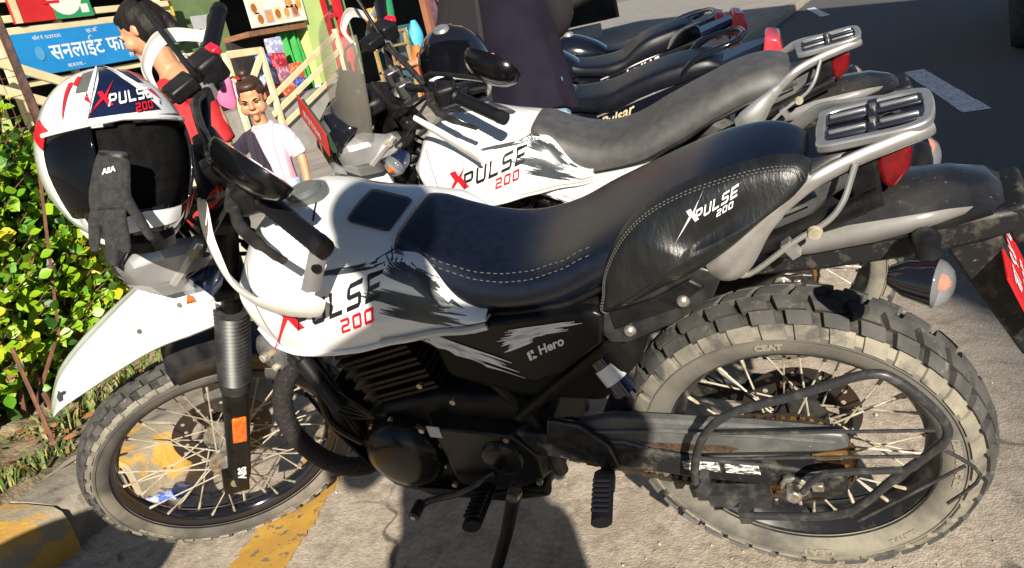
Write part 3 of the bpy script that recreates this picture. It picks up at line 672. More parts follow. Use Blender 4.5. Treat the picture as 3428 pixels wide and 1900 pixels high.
    for yy in (-.022, .022):
        q = MB(); q.lathe([(0, .006), (.0045, .006), (.005, 0)], (-.199, yy, zr(-.199) + .001), (0, 0, 1), 10); B(q, 'rack_bolt', STEEL, parent=rack)
    # under-rack fairing
    q = MB(); rings = []
    for x, z0, z1, w_ in ((-.02, .80, .88, .105), (-.08, .83, .905, .095), (-.14, .865, .925, .065), (-.19, .88, .932, .045)):
        rings.append([Vector((x, -w_, z0)), Vector((x, -w_ * .8, z1)), Vector((x, w_ * .8, z1)), Vector((x, w_, z0))])
    q.loft(rings); B(q, 'tail_fairing', mat('tail_black', (.02, .02, .022), (.04, .04, .04), 20, rough=.42), bev=.008)
    q = MB(); q.prism([(-.205, .930), (-.226, .932), (-.246, .914), (-.240, .880), (-.215, .848), (-.200, .86), (-.194, .89)], -.046, .046); B(q, 'tail_light', REDLENS, bev=.012, seg=3)
    q = MB(); q.prism([(-.15, .92), (-.20, .93), (-.20, .845), (-.16, .84)], -.053, .053); B(q, 'tail_light_housing', BLACK, bev=.006)
    # rear mudguard: broad shell
    q = MB(); rings = []
    for x, zt, zb_, w_ in ((.03, .815, .775, .085), (-.06, .825, .782, .085), (-.14, .836, .785, .082), (-.22, .842, .790, .078), (-.29, .840, .797, .072), (-.335, .826, .80, .06), (-.352, .812, .802, .04)):
        rings.append([Vector((x, -w_, zb_)), Vector((x, -w_ * .96, zb_ + (zt - zb_) * .45)), Vector((x, -w_ * .6, zt - .008)), Vector((x, 0, zt)), Vector((x, w_ * .6, zt - .008)), Vector((x, w_ * .96, zb_ + (zt - zb_) * .45)), Vector((x, w_, zb_))])
    q.loft(rings, closed=False); q.add(rings[-1], [tuple(range(7))]); fend = B(q, 'rear_mudguard', TAILG, solid=.004, ang=30)
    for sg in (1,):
        q = MB(); vs = [Vector((x, sg * y, z)) for x, y, z in ((-.03, .088, .783), (-.10, .0885, .786), (-.183, .086, .793), (-.25, .080, .803), (-.300, .072, .814), (-.312, .068, .822), (-.28, .072, .825), (-.235, .079, .826), (-.15, .0835, .824), (-.09, .086, .812))]; q.add(vs, [tuple(range(10))]); B(q, 'sunlit_facet', TAILL, parent=fend, solid=.003)  # pale strip: sunlight on the dusty side facet put into its colour
    q = MB(); rings = []
    for x, zt, zb_, w_ in ((.06, .785, .745, .075), (-.10, .79, .742, .074), (-.24, .797, .748, .07), (-.33, .803, .758, .062), (-.372, .80, .765, .055)):
        rings.append([Vector((x, -w_, zb_)), Vector((x, -w_, zt)), Vector((x, w_, zt)), Vector((x, w_, zb_))])
    q.loft(rings); B(q, 'plate_carrier', DIRTB, bev=.008)
    q = MB(); q.box((-.368, 0, .775), (.035, .11, .06), rotm('Y', .3)); q.prism([(-.27, .755), (-.345, .765), (-.385, .54), (-.365, .53), (-.30, .68)], -.05, .05); B(q, 'mud_flap', DIRTB, bev=.006)
    pl = MB(); pl.box((0, 0, 0), (.004, .20, .13)); M_ = Matrix.Translation((-.364, .02, .672)) @ Matrix.Rotation(.3, 4, 'Y'); pl.xf(lambda v: M_ @ v); npl = B(pl, 'number_plate', PLATER, bev=.001)
    vs, fs = text_mesh('बा ९४ प\n२६०७', .05, .001, 0, align='CENTER'); q = MB(); q.add([M_ @ Vector((-.0035, -v.x, v.y + .008)) for v in vs], fs); B(q, 'plate_lettering', DECW, parent=npl)
    for sg in (1, -1):
        q = MB(); q.tube(spl([(-.245, sg * .06, .775), (-.25, sg * .10, .80), (-.252, sg * .14, .805), (-.252, sg * .165, .795)], 3), [.017] * 5 + [.015] * 5, 10, flat=(1.1, .9)); ind = B(q, 'turn_signal', BLACK)
        ax = Vector((-.85, sg * .25, -.12)).normalized()
        q = MB(); q.lathe([(0, -.064), (.014, -.06), (.026, -.038), (.033, -.002), (.034, 0), (.0, -.004)], (-.258, sg * .175, .777), ax, 20); B(q, 'housing', GLOSSB, parent=ind)
        q = MB(); q.lathe([(.033, 0), (.030, .008), (.021, .018), (.01, .022), (0, .023)], (-.258, sg * .175, .777), ax, 20); B(q, 'lens', CLEAR, parent=ind)
        q = MB(); q.lathe([(0, 0), (.012, .003), (.011, .010), (0, .018)], Vector((-.258, sg * .175, .777)) + ax * .002 + Vector((0, sg * .010, .010)), ax, 10); B(q, 'bulb', ORANGE, parent=ind)
    # ---- fork and front end (steered)
    fd = Vector((.505, 0, -.863)); ft_ = lambda t: Vector((1.125, 0, .806)) + fd * t
    for sg in (1, -1):
        Y = Vector((0, sg * .1, 0)); q = MB(); q.tube([ft_(-.27) + Y, ft_(.2) + Y], .0205, 14)
        q.tube([ft_(.20) + Y, ft_(.30) + Y, ft_(.52) + Y], [.031, .030, .027], 16); q.tube([ft_(.52) + Y, ft_(.575) + Y], [.028, .02], 12); q.box(ft_(.545) + Y + Vector((.012, 0, 0)), (.06, .034, .06), rotm('Y', -.5))
        fk = BS(q, 'fork_leg', ENGB)
        q = MB(); prof = []
        for i in range(22): prof += [(.0375 if i < 20 else .034, -.01 + i * .0105), (.0325, -.01 + i * .0105 + .0055)]
        q.lathe([(.022, -.014)] + prof + [(.034, .222), (.028, .226)], ft_(0) + Y, fd, 24); BS(q, 'fork_gaiter', mat('gaiter_rubber', (.012, .012, .013), (.026, .025, .024), 40, rough=.45), parent=fk, ang=50)
        q = MB(); q.lathe([(0, .016), (.012, .016), (.014, .010), (.02, .008), (.02, 0)], Vector((1.41, sg * .104, .345)), (0, sg, 0), 12); BS(q, 'axle_nut', STEEL, parent=fk)
        q = MB(); q.box(ft_(.335) + Y + Vector((0, sg * .031, 0)), (.032, .008, .082), rotm('Y', -.53)); BS(q, 'reflector', ORANGE, parent=fk, bev=.003)
    if main:
        vs, fs = text_mesh('ABS', .026, .001, 0); q = MB(); e1 = fd * -1; e2 = Vector((.863, 0, .505))
        q.add([ft_(.515) + Vector((0, .1305, 0)) + e1 * v.x + e2 * (v.y - .010) for v in vs], fs); BS(q, 'lettering', DECW)
    for t_, w_ in ((-.25, .145), (-.075, .135)):
        q = MB(); q.box(ft_(t_), (.075, w_ * 2, .03), rotm('Y', -.53)); BS(q, 'triple_clamp', ENGB, bev=.008)
    # high front mudguard
    q = MB(); rings = []
    for x, zr_, ze, w_ in ((1.085, .915, .80, .092), (1.15, .912, .788, .098), (1.217, .905, .798, .097), (1.30, .885, .812, .090), (1.409, .850, .806, .082), (1.48, .825, .793, .072), (1.54, .795, .778, .058), (1.585, .755, .752, .036), (1.60, .738, .737, .02)):
        k_ = zr_ - ze
        rings.append([Vector((x, -w_, ze)), Vector((x, -w_ * .96, ze + k_ * .45)), Vector((x, -w_ * .72, ze + k_ * .78)), Vector((x, -w_ * .42, ze + k_ * .82)), Vector((x, -w_ * .22, zr_)), Vector((x, 0, zr_ + .002)), Vector((x, w_ * .22, zr_)), Vector((x, w_ * .42, ze + k_ * .82)), Vector((x, w_ * .72, ze + k_ * .78)), Vector((x, w_ * .96, ze + k_ * .45)), Vector((x, w_, ze))])
    gr_ = []
    for j in range(11): gr_.append(spl([r[j] for r in rings], 4))
    q.loft([[gr_[j][i] for j in range(11)] for i in range(len(gr_[0]))], closed=False); fm = BS(q, 'front_mudguard', WHITE, solid=.004, sub=1, ang=60)
    fb = bvh_of(fm)
    for (a_, b_) in ((1.20, .075), (1.30, .07), (1.20, -.075), (1.30, -.07)):
        p_ = drape([SP(Vector((a_, b_, .95)))], fb, STM @ Vector((0, 0, -1)), .3, .001)[0]; q = MB(); q.lathe([(0, .003), (.005, .003), (.006, 0)], p_, STM @ Vector((0, .3, 1)), 10); B(q, 'fender_bolt', STEEL, parent=fm)
    if main:
        q = MB()
        pts = [(1.552, .030), (1.545, .050), (1.532, .056), (1.528, .046), (1.520, .050), (1.515, .046), (1.524, .038), (1.534, .034), (1.540, .022)]
        vs = [SP(Vector((a, b, .80))) for a, b in pts]; q.add(drape(vs, fb, STM @ Vector((0, -.25, -1)), .3, .002), [tuple(range(len(vs)))]); B(q, 'scuff_mark', DECG, parent=fm)
    q = MB(); rings = []
    for a in range(9):
        th = R_(101 + a * 5.); r = .385; c_ = Vector((1.41, 0, .345)); w_ = .062
        e = Vector((math.cos(th), 0, math.sin(th)))
        rings.append([c_ + e * (r - .05) + Vector((0, -w_, 0)), c_ + e * (r - .01) + Vector((0, -w_ * .9, 0)), c_ + e * r + Vector((0, 0, 0)), c_ + e * (r - .01) + Vector((0, w_ * .9, 0)), c_ + e * (r - .05) + Vector((0, w_, 0))])
    q.loft(rings, closed=False); BS(q, 'wheel_hugger', mat('hugger_black', (.010, .010, .013), (.03, .029, .03), 18, rough=.28), solid=.004)
    q = MB(); q.lathe([(0, .012), (.03, .012), (.036, .006), (.038, -.03), (.03, -.05), (0, -.05)], (1.335, -.085, .46), (0, 1, 0), 20); q.box((1.335, -.085, .46), (.09, .05, .11), rotm('Y', -.5)); BS(q, 'brake_caliper', mat('caliper_grey', (.2, .2, .2), (.3, .28, .24), 30, rough=.4, metal=.5), bev=.006)
    # headlight and cowl
    q = MB(); q.lathe([(0, -.09), (.05, -.085), (.082, -.04), (.092, .0), (.094, .02), (.084, .03)], (1.19, 0, 1.0), (1, 0, .05), 36); hl = BS(q, 'headlight', GLOSSB)
    q = MB(); q.lathe([(.084, .028), (.07, .04), (.035, .05), (0, .052)], (1.19, 0, 1.0), (1, 0, .05), 36); BS(q, 'lens', CLEAR, parent=hl)
    q = MB(); rings = []
    for x, y0, z0, z1 in ((1.235, .085, .955, 1.04), (1.20, .106, .925, 1.055), (1.14, .118, .912, 1.05), (1.085, .116, .93, 1.01), (1.045, .10, .95, .99)):
        rings.append([Vector((x, y0 - .012, z0)), Vector((x, y0 + .006, z0 + (z1 - z0) * .4)), Vector((x, y0 - .004, z0 + (z1 - z0) * .75)), Vector((x, y0 - .03, z1))])
    for sg in (1, -1):
        q = MB(); q.loft([[Vector((v.x, sg * v.y, v.z)) for v in r_] for r_ in rings], closed=False); BS(q, 'headlight_bracket', SILVP, solid=.006, ang=25, parent=hl)
        q = MB(); q.lathe([(0, .006), (.010, .006), (.012, 0)], (1.09, sg * .122, 1.0), (0, sg, 0), seg=16); BS(q, 'bracket_bolt', SPOKE, parent=hl)
        q = MB(); q.box((1.115, sg * .115, .985), (.11, .02, .016), rotm('Y', .5)); BS(q, 'bracket_trim', mat('lightgrey_metal', (.55, .55, .53), rough=.3, metal=.6), parent=hl, bev=.003)
    q = MB(); rings = []
    for x, z, w_ in ((1.15, 1.10, .10), (1.20, 1.085, .105), (1.245, 1.05, .095), (1.265, 1.0, .08), (1.262, .94, .06)):
        rings.append([Vector((x - .03, -w_, z - .01)), Vector((x, -w_ * .5, z)), Vector((x, w_ * .5, z)), Vector((x - .03, w_, z - .01))])
    q.loft(rings, closed=False); BS(q, 'headlight_visor', GLOSSB, solid=.004)
    q = MB(); q.box((1.11, 0, 1.125), (.05, .15, .09), rotm('Y', -.6)); q.box((1.07, 0, 1.08), (.06, .12, .05)); BS(q, 'instrument_panel', BLACK, bev=.015)
    q = MB(); q.lathe([(0, .012), (.014, .012), (.017, .005), (.018, 0)], ft_(-.28) + Vector((.0, 0, .0)), -fd, 20); BS(q, 'ignition_lock', STEEL)
    for sg in (1, -1):
        q = MB(); q.tube([(1.13, sg * .10, .955), (1.118, sg * .15, .955)], [.012, .010], 10); ind = BS(q, 'turn_signal', BLACK); ax = Vector((.75, sg * .3, -.1)).normalized()
        q = MB(); q.lathe([(0, -.05), (.015, -.045), (.026, -.028), (.032, -.002), (.032, 0)], (1.105, sg * .185, .968), ax, 20); BS(q, 'housing', DECN, parent=ind)
        q = MB(); q.lathe([(.032, 0), (.031, .010), (.022, .026), (0, .034)], (1.105, sg * .185, .968), ax, 20); BS(q, 'lens', CLEAR, parent=ind)
        q = MB(); q.lathe([(0, 0), (.012, .004), (.0, .02)], Vector((1.105, sg * .185, .968)) + ax * .018 + Vector((0, sg * .01, .008)), ax, 10); BS(q, 'bulb', ORANGE, parent=ind)
    # handlebar
    hb = spl([(.845, .405, 1.112), (.868, .32, 1.122), (.90, .23, 1.128), (.935, .15, 1.118), (.962, .07, 1.098), (.968, 0, 1.095), (.962, -.07, 1.098), (.935, -.15, 1.118), (.90, -.23, 1.130), (.875, -.32, 1.136), (.858, -.405, 1.135)], 5)
    q = MB(); q.tube(hb, .0115, 12); bar = BS(q, 'handlebar', BLACK)
    for y_ in (.045, -.045):
        q = MB(); q.box((.967, y_, 1.085), (.05, .032, .05)); q.tube([(.98, y_, 1.03), (.97, y_, 1.07)], .016, 10); BS(q, 'bar_clamp', mat('clamp_grey', (.1, .1, .105), rough=.35, metal=.6), parent=bar, bev=.006)
    for y_ in (.035, .055, -.035, -.055): q = MB(); q.lathe([(0, .008), (.005, .008), (.006, 0)], (.967, y_, 1.11), (0, 0, 1), 8); BS(q, 'clamp_bolt', STEEL, parent=bar)
    q = MB(); q.tube(spl([(.935, .145, 1.128), (.945, .06, 1.162), (.945, -.06, 1.162), (.935, -.145, 1.128)], 5), .009, 10); BS(q, 'cross_bar', DARKM, parent=bar)
    for sg, z0 in ((1, 0), (-1, .014)):
        a = Vector((.895, sg * .265, 1.126 + z0 * .5)); b = Vector((.842, sg * .418, 1.110 + z0 * 1.5)); q = MB(); n_ = 26
        pts = [a.lerp(b, i / n_) for i in range(n_ + 1)]; q.tube(pts, [.0165 + (.0016 if i % 2 else 0) + (.004 if i in (0, 1) else 0) for i in range(n_ + 1)], 16); gp = BS(q, 'grip', mat('grip_rubber', (.005, .005, .007), rough=.45, spec=.3), parent=bar)
        q = MB(); q.tube([b, b + (b - a).normalized() * .02], [.019, .0175], 16); BS(q, 'bar_end', BLACK, parent=bar)
        sb_ = Vector((.905, sg * .225, 1.127 + z0 * .3)); q = MB(); q.box(sb_, (.058, .07, .062), rotm('Z', -sg * .35)); q.box(sb_ + Vector((.02, -sg * .012, -.03)), (.05, .045, .03), rotm('Z', -sg * .35)); swg = BS(q, 'switch_housing', BLACK, bev=.012, seg=3, parent=bar)
        if sg < 0:
            q = MB(); q.box(sb_ + Vector((-.03, -.004, .026)), (.02, .036, .018), rotm('Z', .35)); BS(q, 'kill_switch', mat('switch_red', (.6, .01, .03), rough=.35), parent=bar, bev=.004)
            q = MB(); q.box((.965, -.17, 1.150), (.06, .052, .032), rotm('Z', .35)); BS(q, 'brake_reservoir', BLACK, parent=bar, bev=.006)
        else:
            q = MB(); q.box(sb_ + Vector((-.032, .01, .0)), (.012, .02, .02)); q.box(sb_ + Vector((-.032, -.018, .012)), (.012, .014, .012)); BS(q, 'switch_buttons', GLOSSB, parent=bar, bev=.003)
        # lever
        q = MB(); q.tube(spl([(.945, sg * .20, 1.118), (.955, sg * .26, 1.108), (.935, sg * .33, 1.10), (.905, sg * .40, 1.098)], 5), [.009] * 11 + [.006] * 5, 10, flat=(1.2, .6)); q.tube([(.94, sg * .185, 1.118), (.955, sg * .225, 1.115)], .014, 8); BS(q, 'lever', DARKM, parent=bar)
        q = MB(); q.tube([(.93, sg * .165, 1.112), (.93, sg * .195, 1.118)], .021, 12); BS(q, 'lever_clamp', SILVP if sg < 0 else BLACK, parent=bar)
        # hand guard
        dz = 0 if sg > 0 else .12; dx = 0 if sg > 0 else .02; q = MB()
        if sg < 0: CT = [(1.014, -.205, 1.160), (1.014, -.275, 1.175), (.972, -.335, 1.182), (.936, -.378, 1.152), (.900, -.410, 1.108), (.885, -.415, 1.10)]; H_ = [.010, .015, .018, .018, .016, .012]
        elif not main: CT = [(1.012, .215, 1.098), (.992, .255, 1.078), (.968, .295, 1.050), (.944, .335, 1.022), (.925, .370, 1.000), (.918, .392, .992)]; H_ = [.012, .020, .030, .034, .032, .022]
        else: CT = None; H_ = [.013, .024, .040, .056, .056, .038]
        C_ = spl(CT, 6) if CT else spl([(.985 + dx, sg * .215, 1.158 + dz * .3), (1.012 + dx, sg * .238, 1.10 + dz * .8), (1.022 + dx, sg * .285, 1.03 + dz), (.992 + dx, sg * .345, .992 + dz), (.945 + dx, sg * .39, .995 + dz), (.905 + dx * .6, sg * .412, 1.03 + dz * .8)], 6)
        nn_ = len(C_); rings = []
        for i, c in enumerate(C_):
            t = (C_[min(i + 1, nn_ - 1)] - C_[max(i - 1, 0)]).normalized(); t_ = i / (nn_ - 1) * 5; h_ = H_[min(5, int(t_))] + (H_[min(5, int(t_) + 1)] - H_[min(5, int(t_))]) * (t_ - int(t_))
            nrm = Vector((.8, sg * .45, -.25)); nrm = (nrm - t * nrm.dot(t)).normalized(); w_ = t.cross(nrm).normalized()
            rings.append([c + w_ * h_ + nrm * -.004, c + w_ * h_ * .6 + nrm * .006, c + nrm * .010, c - w_ * h_ * .6 + nrm * .006, c - w_ * h_ + nrm * -.004, c - w_ * h_ * .6 + nrm * 0, c + nrm * .004, c + w_ * h_ * .6 + nrm * 0])
        q.loft(rings); BS(q, 'hand_guard', WHITE2, sub=1, ang=60, parent=bar)
        q = MB(); a_ = Vector(C_[-1]) if CT else Vector((.90, .415, 1.03)); b_ = Vector((.846, sg * .428, 1.105 + z0)); q.tube([a_, b_], .013, 8, flat=(.35, 1.2)); hb2 = sg < 0 or main
        if hb2: BS(q, 'guard_bracket', SILVP, parent=bar)
        q = MB(); m0 = a_.lerp(b_, .62) + Vector((0, sg * .005, 0)); q.lathe([(0, .004), (.008, .004), (.009, 0)], m0, (0, sg, .2), 12)
        if hb2: BS(q, 'guard_bolt', BLACK, parent=bar)
        # mirror
        q = MB(); mc = (Vector((.862, .305, 1.218)) if main else Vector((.785, .32, 1.19))) if sg > 0 else Vector((.93, -.33, 1.36))
        ex_ = Vector((-.33, sg * .94, .03)).normalized(); ez = Vector((.30, sg * .05, .95)).normalized(); ez = (ez - ex_ * ez.dot(ex_)).normalized(); ey = ex_.cross(ez)
        if ey.x > 0: ey = -ey
        shp = [(-.085, -.012), (-.072, .046), (-.03, .060), (.05, .054), (.092, .022), (.085, -.022), (.03, -.055), (-.05, -.052)]
        out_ = spl([Vector((a, b, 0)) for a, b in shp], 3, closed=True); rings = []
        for d_, s_ in ((-.002, 1.0), (.012, 1.0), (.028, .86), (.040, .5), (.043, .1)): rings.append([mc - ey * d_ + ex_ * p_.x * s_ + ez * p_.y * s_ for p_ in out_])
        q.loft(rings); mr = BS(q, 'mirror', mat('mirror_shell', (.004, .004, .005), rough=.2, spec=.35), ang=50)
        q = MB(); q.add([mc + ey * .0035 + ex_ * p_.x * .93 + ez * p_.y * .93 for p_ in out_], [tuple(range(len(out_)))]); BS(q, 'mirror_glass', CHROME, parent=mr)
        q = MB(); q.tube(spl([mc - ey * .03 - ez * .02, Vector((.925, sg * .20, 1.185)) if sg > 0 else Vector((.94, -.25, 1.24)), Vector((.93, sg * .185, 1.135))], 5), .006, 8); q.tube([(.93, sg * .185, 1.12), (.928, sg * .187, 1.15)], .011, 8); BS(q, 'mirror_stem', BLACK, parent=mr)
    cb = MB()
    for (a, b, c, d) in (((.94, .17, 1.11), (1.03, .15, 1.10), (1.06, .06, 1.0), (1.0, .04, .86)), ((.95, .19, 1.11), (1.05, .20, 1.05), (1.07, .09, .95), (.98, .05, .84)), ((.95, -.19, 1.12), (1.05, -.18, 1.16), (1.08, -.07, 1.03), (1.02, -.03, .88)), ((.94, -.17, 1.12), (1.04, -.12, 1.15), (1.09, 0, 1.05), (1.12, -.1, .78)), ((.945, .16, 1.1), (1.0, .12, 1.06), (1.02, .05, .98), (.96, .06, .88))):
        cb.tube(spl([a, b, c, d], 6), .0045, 8)
    BS(cb, 'cables', BLACK)
    if main:
        q = MB(); q.tube(spl([(1.02, .07, 1.045), (1.01, .10, 1.055), (.99, .095, 1.06), (.985, .06, 1.055), (1.0, .05, 1.045), (1.02, .07, 1.045)], 4), .006, 8); BS(q, 'red_cable_tie', mat('tag_red', (.6, .02, .01), rough=.35))
    return tank
# ------------------------------------------------------------------ ground
def road_mat():
    m = bpy.data.materials.new('road_surface'); m.use_nodes = True; n = m.node_tree.nodes; l = m.node_tree.links; b = n['Principled BSDF']
    tc = n.new('ShaderNodeTexCoord'); src = tc.outputs['Object']
    def nz(s, d=8., r=.6):
        t = n.new('ShaderNodeTexNoise'); t.inputs['Scale'].default_value = s; t.inputs['Detail'].default_value = d; t.inputs['Roughness'].default_value = r; l.new(src, t.inputs['Vector']); return t.outputs['Fac']
    def ramp(f, stops):
        r = n.new('ShaderNodeValToRGB'); e = r.color_ramp.elements
        while len(e) < len(stops): e.new(.5)
        for k, (p_, c_) in zip(e, stops): k.position = p_; k.color = (*c_, 1)
        l.new(f, r.inputs[0]); return r.outputs[0]
    def mix(a, b_, f, mode='MIX'):
        x = n.new('ShaderNodeMix'); x.data_type = 'RGBA'; x.blend_type = mode; l.new(f, x.inputs[0]) if not isinstance(f, float) else setattr(x.inputs[0], 'default_value', f)
        l.new(a, x.inputs[6]); l.new(b_, x.inputs[7]); return x.outputs[2]
    big = ramp(nz(1.3, 5), [(.3, (.45, .40, .345)), (.5, (.55, .50, .44)), (.7, (.63, .58, .515))])
    v = n.new('ShaderNodeTexVoronoi'); v.inputs['Scale'].default_value = 190; l.new(src, v.inputs['Vector'])
    st = ramp(v.outputs['Color'], [(.1, (.26, .23, .19)), (.45, (.50, .44, .36)), (.9, (.72, .65, .55))])
    fine = ramp(nz(60, 8), [(.36, (.18, .16, .14)), (.5, (.50, .44, .37)), (.64, (.74, .67, .57))])
    c = mix(big, st, .30); c = mix(c, fine, .30)
    blot = ramp(nz(13, 5, .7), [(.36, (.46, .40, .33)), (.5, (.80, .74, .66)), (.66, (1.0, .97, .90))]); c = mix(c, blot, .75, 'MULTIPLY')
    pat = n.new('ShaderNodeMapRange'); pat.inputs[1].default_value = .56; pat.inputs[2].default_value = .66; l.new(nz(3.1, 7), pat.inputs[0])
    dark = n.new('ShaderNodeRGB'); dark.outputs[0].default_value = (.30, .235, .19, 1)
    mlt = n.new('ShaderNodeMath'); mlt.operation = 'MULTIPLY'; mlt.inputs[1].default_value = .55; l.new(pat.outputs[0], mlt.inputs[0])
    c = mix(c, dark.outputs[0], mlt.outputs[0])
    ve = n.new('ShaderNodeTexVoronoi'); ve.feature = 'DISTANCE_TO_EDGE'; ve.inputs['Scale'].default_value = 1.7
    wob = n.new('ShaderNodeTexNoise'); wob.inputs['Scale'].default_value = 5; l.new(src, wob.inputs['Vector']); vm = n.new('ShaderNodeMix'); vm.data_type = 'RGBA'; vm.inputs[0].default_value = .25; l.new(src, vm.inputs[6]); l.new(wob.outputs['Color'], vm.inputs[7]); l.new(vm.outputs[2], ve.inputs['Vector'])
    cr = n.new('ShaderNodeMapRange'); cr.inputs[1].default_value = .004; cr.inputs[2].default_value = .014; cr.inputs[3].default_value = .8; cr.inputs[4].default_value = 0.; l.new(ve.outputs['Distance'], cr.inputs[0])
    cm_ = n.new('ShaderNodeMapRange'); cm_.inputs[1].default_value = .46; cm_.inputs[2].default_value = .56; l.new(nz(1.7, 3), cm_.inputs[0]); mm = n.new('ShaderNodeMath'); mm.operation = 'MULTIPLY'; l.new(cr.outputs[0], mm.inputs[0]); l.new(cm_.outputs[0], mm.inputs[1])
    dk = n.new('ShaderNodeRGB'); dk.outputs[0].default_value = (.09, .075, .06, 1); c = mix(c, dk.outputs[0], mm.outputs[0])
    # the carriageway proper (away from the kerb) is coloured darker
    sx = n.new('ShaderNodeSeparateXYZ'); l.new(src, sx.inputs[0])
    # line: x + .0*y ; darker colour starts beyond x < -.35 - small wander
    ma = n.new('ShaderNodeMath'); ma.operation = 'MULTIPLY_ADD'; ma.inputs[1].default_value = .19; l.new(sx.outputs[1], ma.inputs[0]); l.new(sx.outputs[0], ma.inputs[2])
    mr = n.new('ShaderNodeMapRange'); mr.inputs[1].default_value = -.25; mr.inputs[2].default_value = -.75; l.new(ma.outputs[0], mr.inputs[0])
    asp = ramp(nz(140, 6), [(.35, (.06, .06, .062)), (.5, (.10, .10, .1)), (.66, (.17, .165, .16))])
    c = mix(c, asp, mr.outputs[0])
    l.new(c, b.inputs['Base Color']); b.inputs['Roughness'].default_value = .9; b.inputs['Specular IOR Level'].default_value = .25
    bp = n.new('ShaderNodeBump'); bp.inputs['Distance'].default_value = .0022; bp.inputs['Strength'].default_value = .45
    ad = n.new('ShaderNodeMath'); ad.operation = 'ADD'; l.new(v.outputs['Distance'], ad.inputs[0]); l.new(nz(80, 8), ad.inputs[1]); l.new(ad.outputs[0], bp.inputs['Height']); l.new(bp.outputs[0], b.inputs['Normal'])
    return m
q = MB(); q.add([(-400, -400, -.02), (400, -400, -.02), (400, 400, -.02), (-400, 400, -.02)], [(0, 1, 2, 3)])
struct(q.build('ground', mat('far_ground', (.22, .2, .17), (.17, .16, .14), .3, rough=.95)))
q = MB(); q.add([(-30, -120, 0), (2.16, -120, 0), (2.16, 60, 0), (-30, 60, 0)], [(0, 1, 2, 3)])
road = struct(q.build('road', road_mat()))
# yellow edge line
def ragged(x0, y0, x1, y1, hw, n, seed, jag=.012):
    rnd = random.Random(seed); L = []; Rr = []
    for i in range(n + 1):
        t = i / n; x = x0 + (x1 - x0) * t; y = y0 + (y1 - y0) * t; L.append((x - hw + rnd.uniform(-jag, jag), y)); Rr.append((x + hw + rnd.uniform(-jag, jag), y))
    return [Vector((a, b, .004)) for a, b in L] + [Vector((a, b, .004)) for a, b in Rr], [(i, i + 1, n + 2 + i, n + 1 + i) for i in range(n)]
q = MB(); vs, fs = ragged(1.19, .76, 1.76, -1.2, .088, 90, 3, .009); q.add(vs, fs); o = q.build('edge_line', YELP, road)
DASH = mat('road_white', (.80, .81, .82), (.66, .67, .68), 6, rough=.8, c3=(.2, .2, .2), c3lo=.55, c3hi=.62, c3scale=30)
for (x0, y0, x1, y1) in ((-.54, -4.5, -.19, -6.7), (1.2, -15.4, 1.75, -18.6), (-.95, -14.5, -1.0, -16.5)):
    q = MB(); vs, fs = ragged(x0, y0, x1, y1, .078, 14, 9, .004); q.add(vs, fs); q.build('lane_dash', DASH, road)
# loose grit
q = MB(); rnd = random.Random(77)
for i in range(1500):
    x = rnd.uniform(-.9, 2.0); y = rnd.gauss(0, .7) - .1; s_ = abs(rnd.gauss(0, .0016)) + .001; a = rnd.random() * 6.28
    if i % 60 == 0: s_ *= 1.8
    c_ = [(math.cos(a + k * 1.57) * s_ * rnd.uniform(.7, 1.2), math.sin(a + k * 1.57) * s_ * rnd.uniform(.7, 1.2)) for k in range(4)]
    q.add([(x + u, y + v, .001) for u, v in c_] + [(x, y, s_ * rnd.uniform(.7, 1.2))], [(0, 1, 4), (1, 2, 4), (2, 3, 4), (3, 0, 4)])
tag(q.build('road_grit', mat('grit', (.46, .41, .35), (.28, .25, .22), 30, rough=.9), smooth=False), 'loose grit scattered on the parking strip around the motorcycles', 'grit', kind='stuff')
# ------------------------------------------------------------------ the two adventure bikes
def bike_root(label, cols, t, group=None):
    M = Matrix.Identity(4)
    for i in range(3):
        for j in range(3): M[i][j] = cols[i][j]
        M[i][3] = t[i]
    return empty('motorcycle', label, 'motorcycle', M, group)
W1 = [[.999905, -.003828, .013264], [0, .960792, .277271], [-.013805, -.277245, .960700]]
bike1 = bike_root('white and black adventure motorcycle in the foreground with a muddy knobbly rear tyre', W1, (0, 0, .008))
build_bike(bike1, True)
W2 = [[.993467, -.113798, -.008528], [.113285, .974462, .193884], [-.013754, -.193583, .980987]]
bike2 = bike_root('white adventure motorcycle with clear windscreen and plain grey seat behind the front one', W2, (.16, -.976, .006))
build_bike(bike2, False)
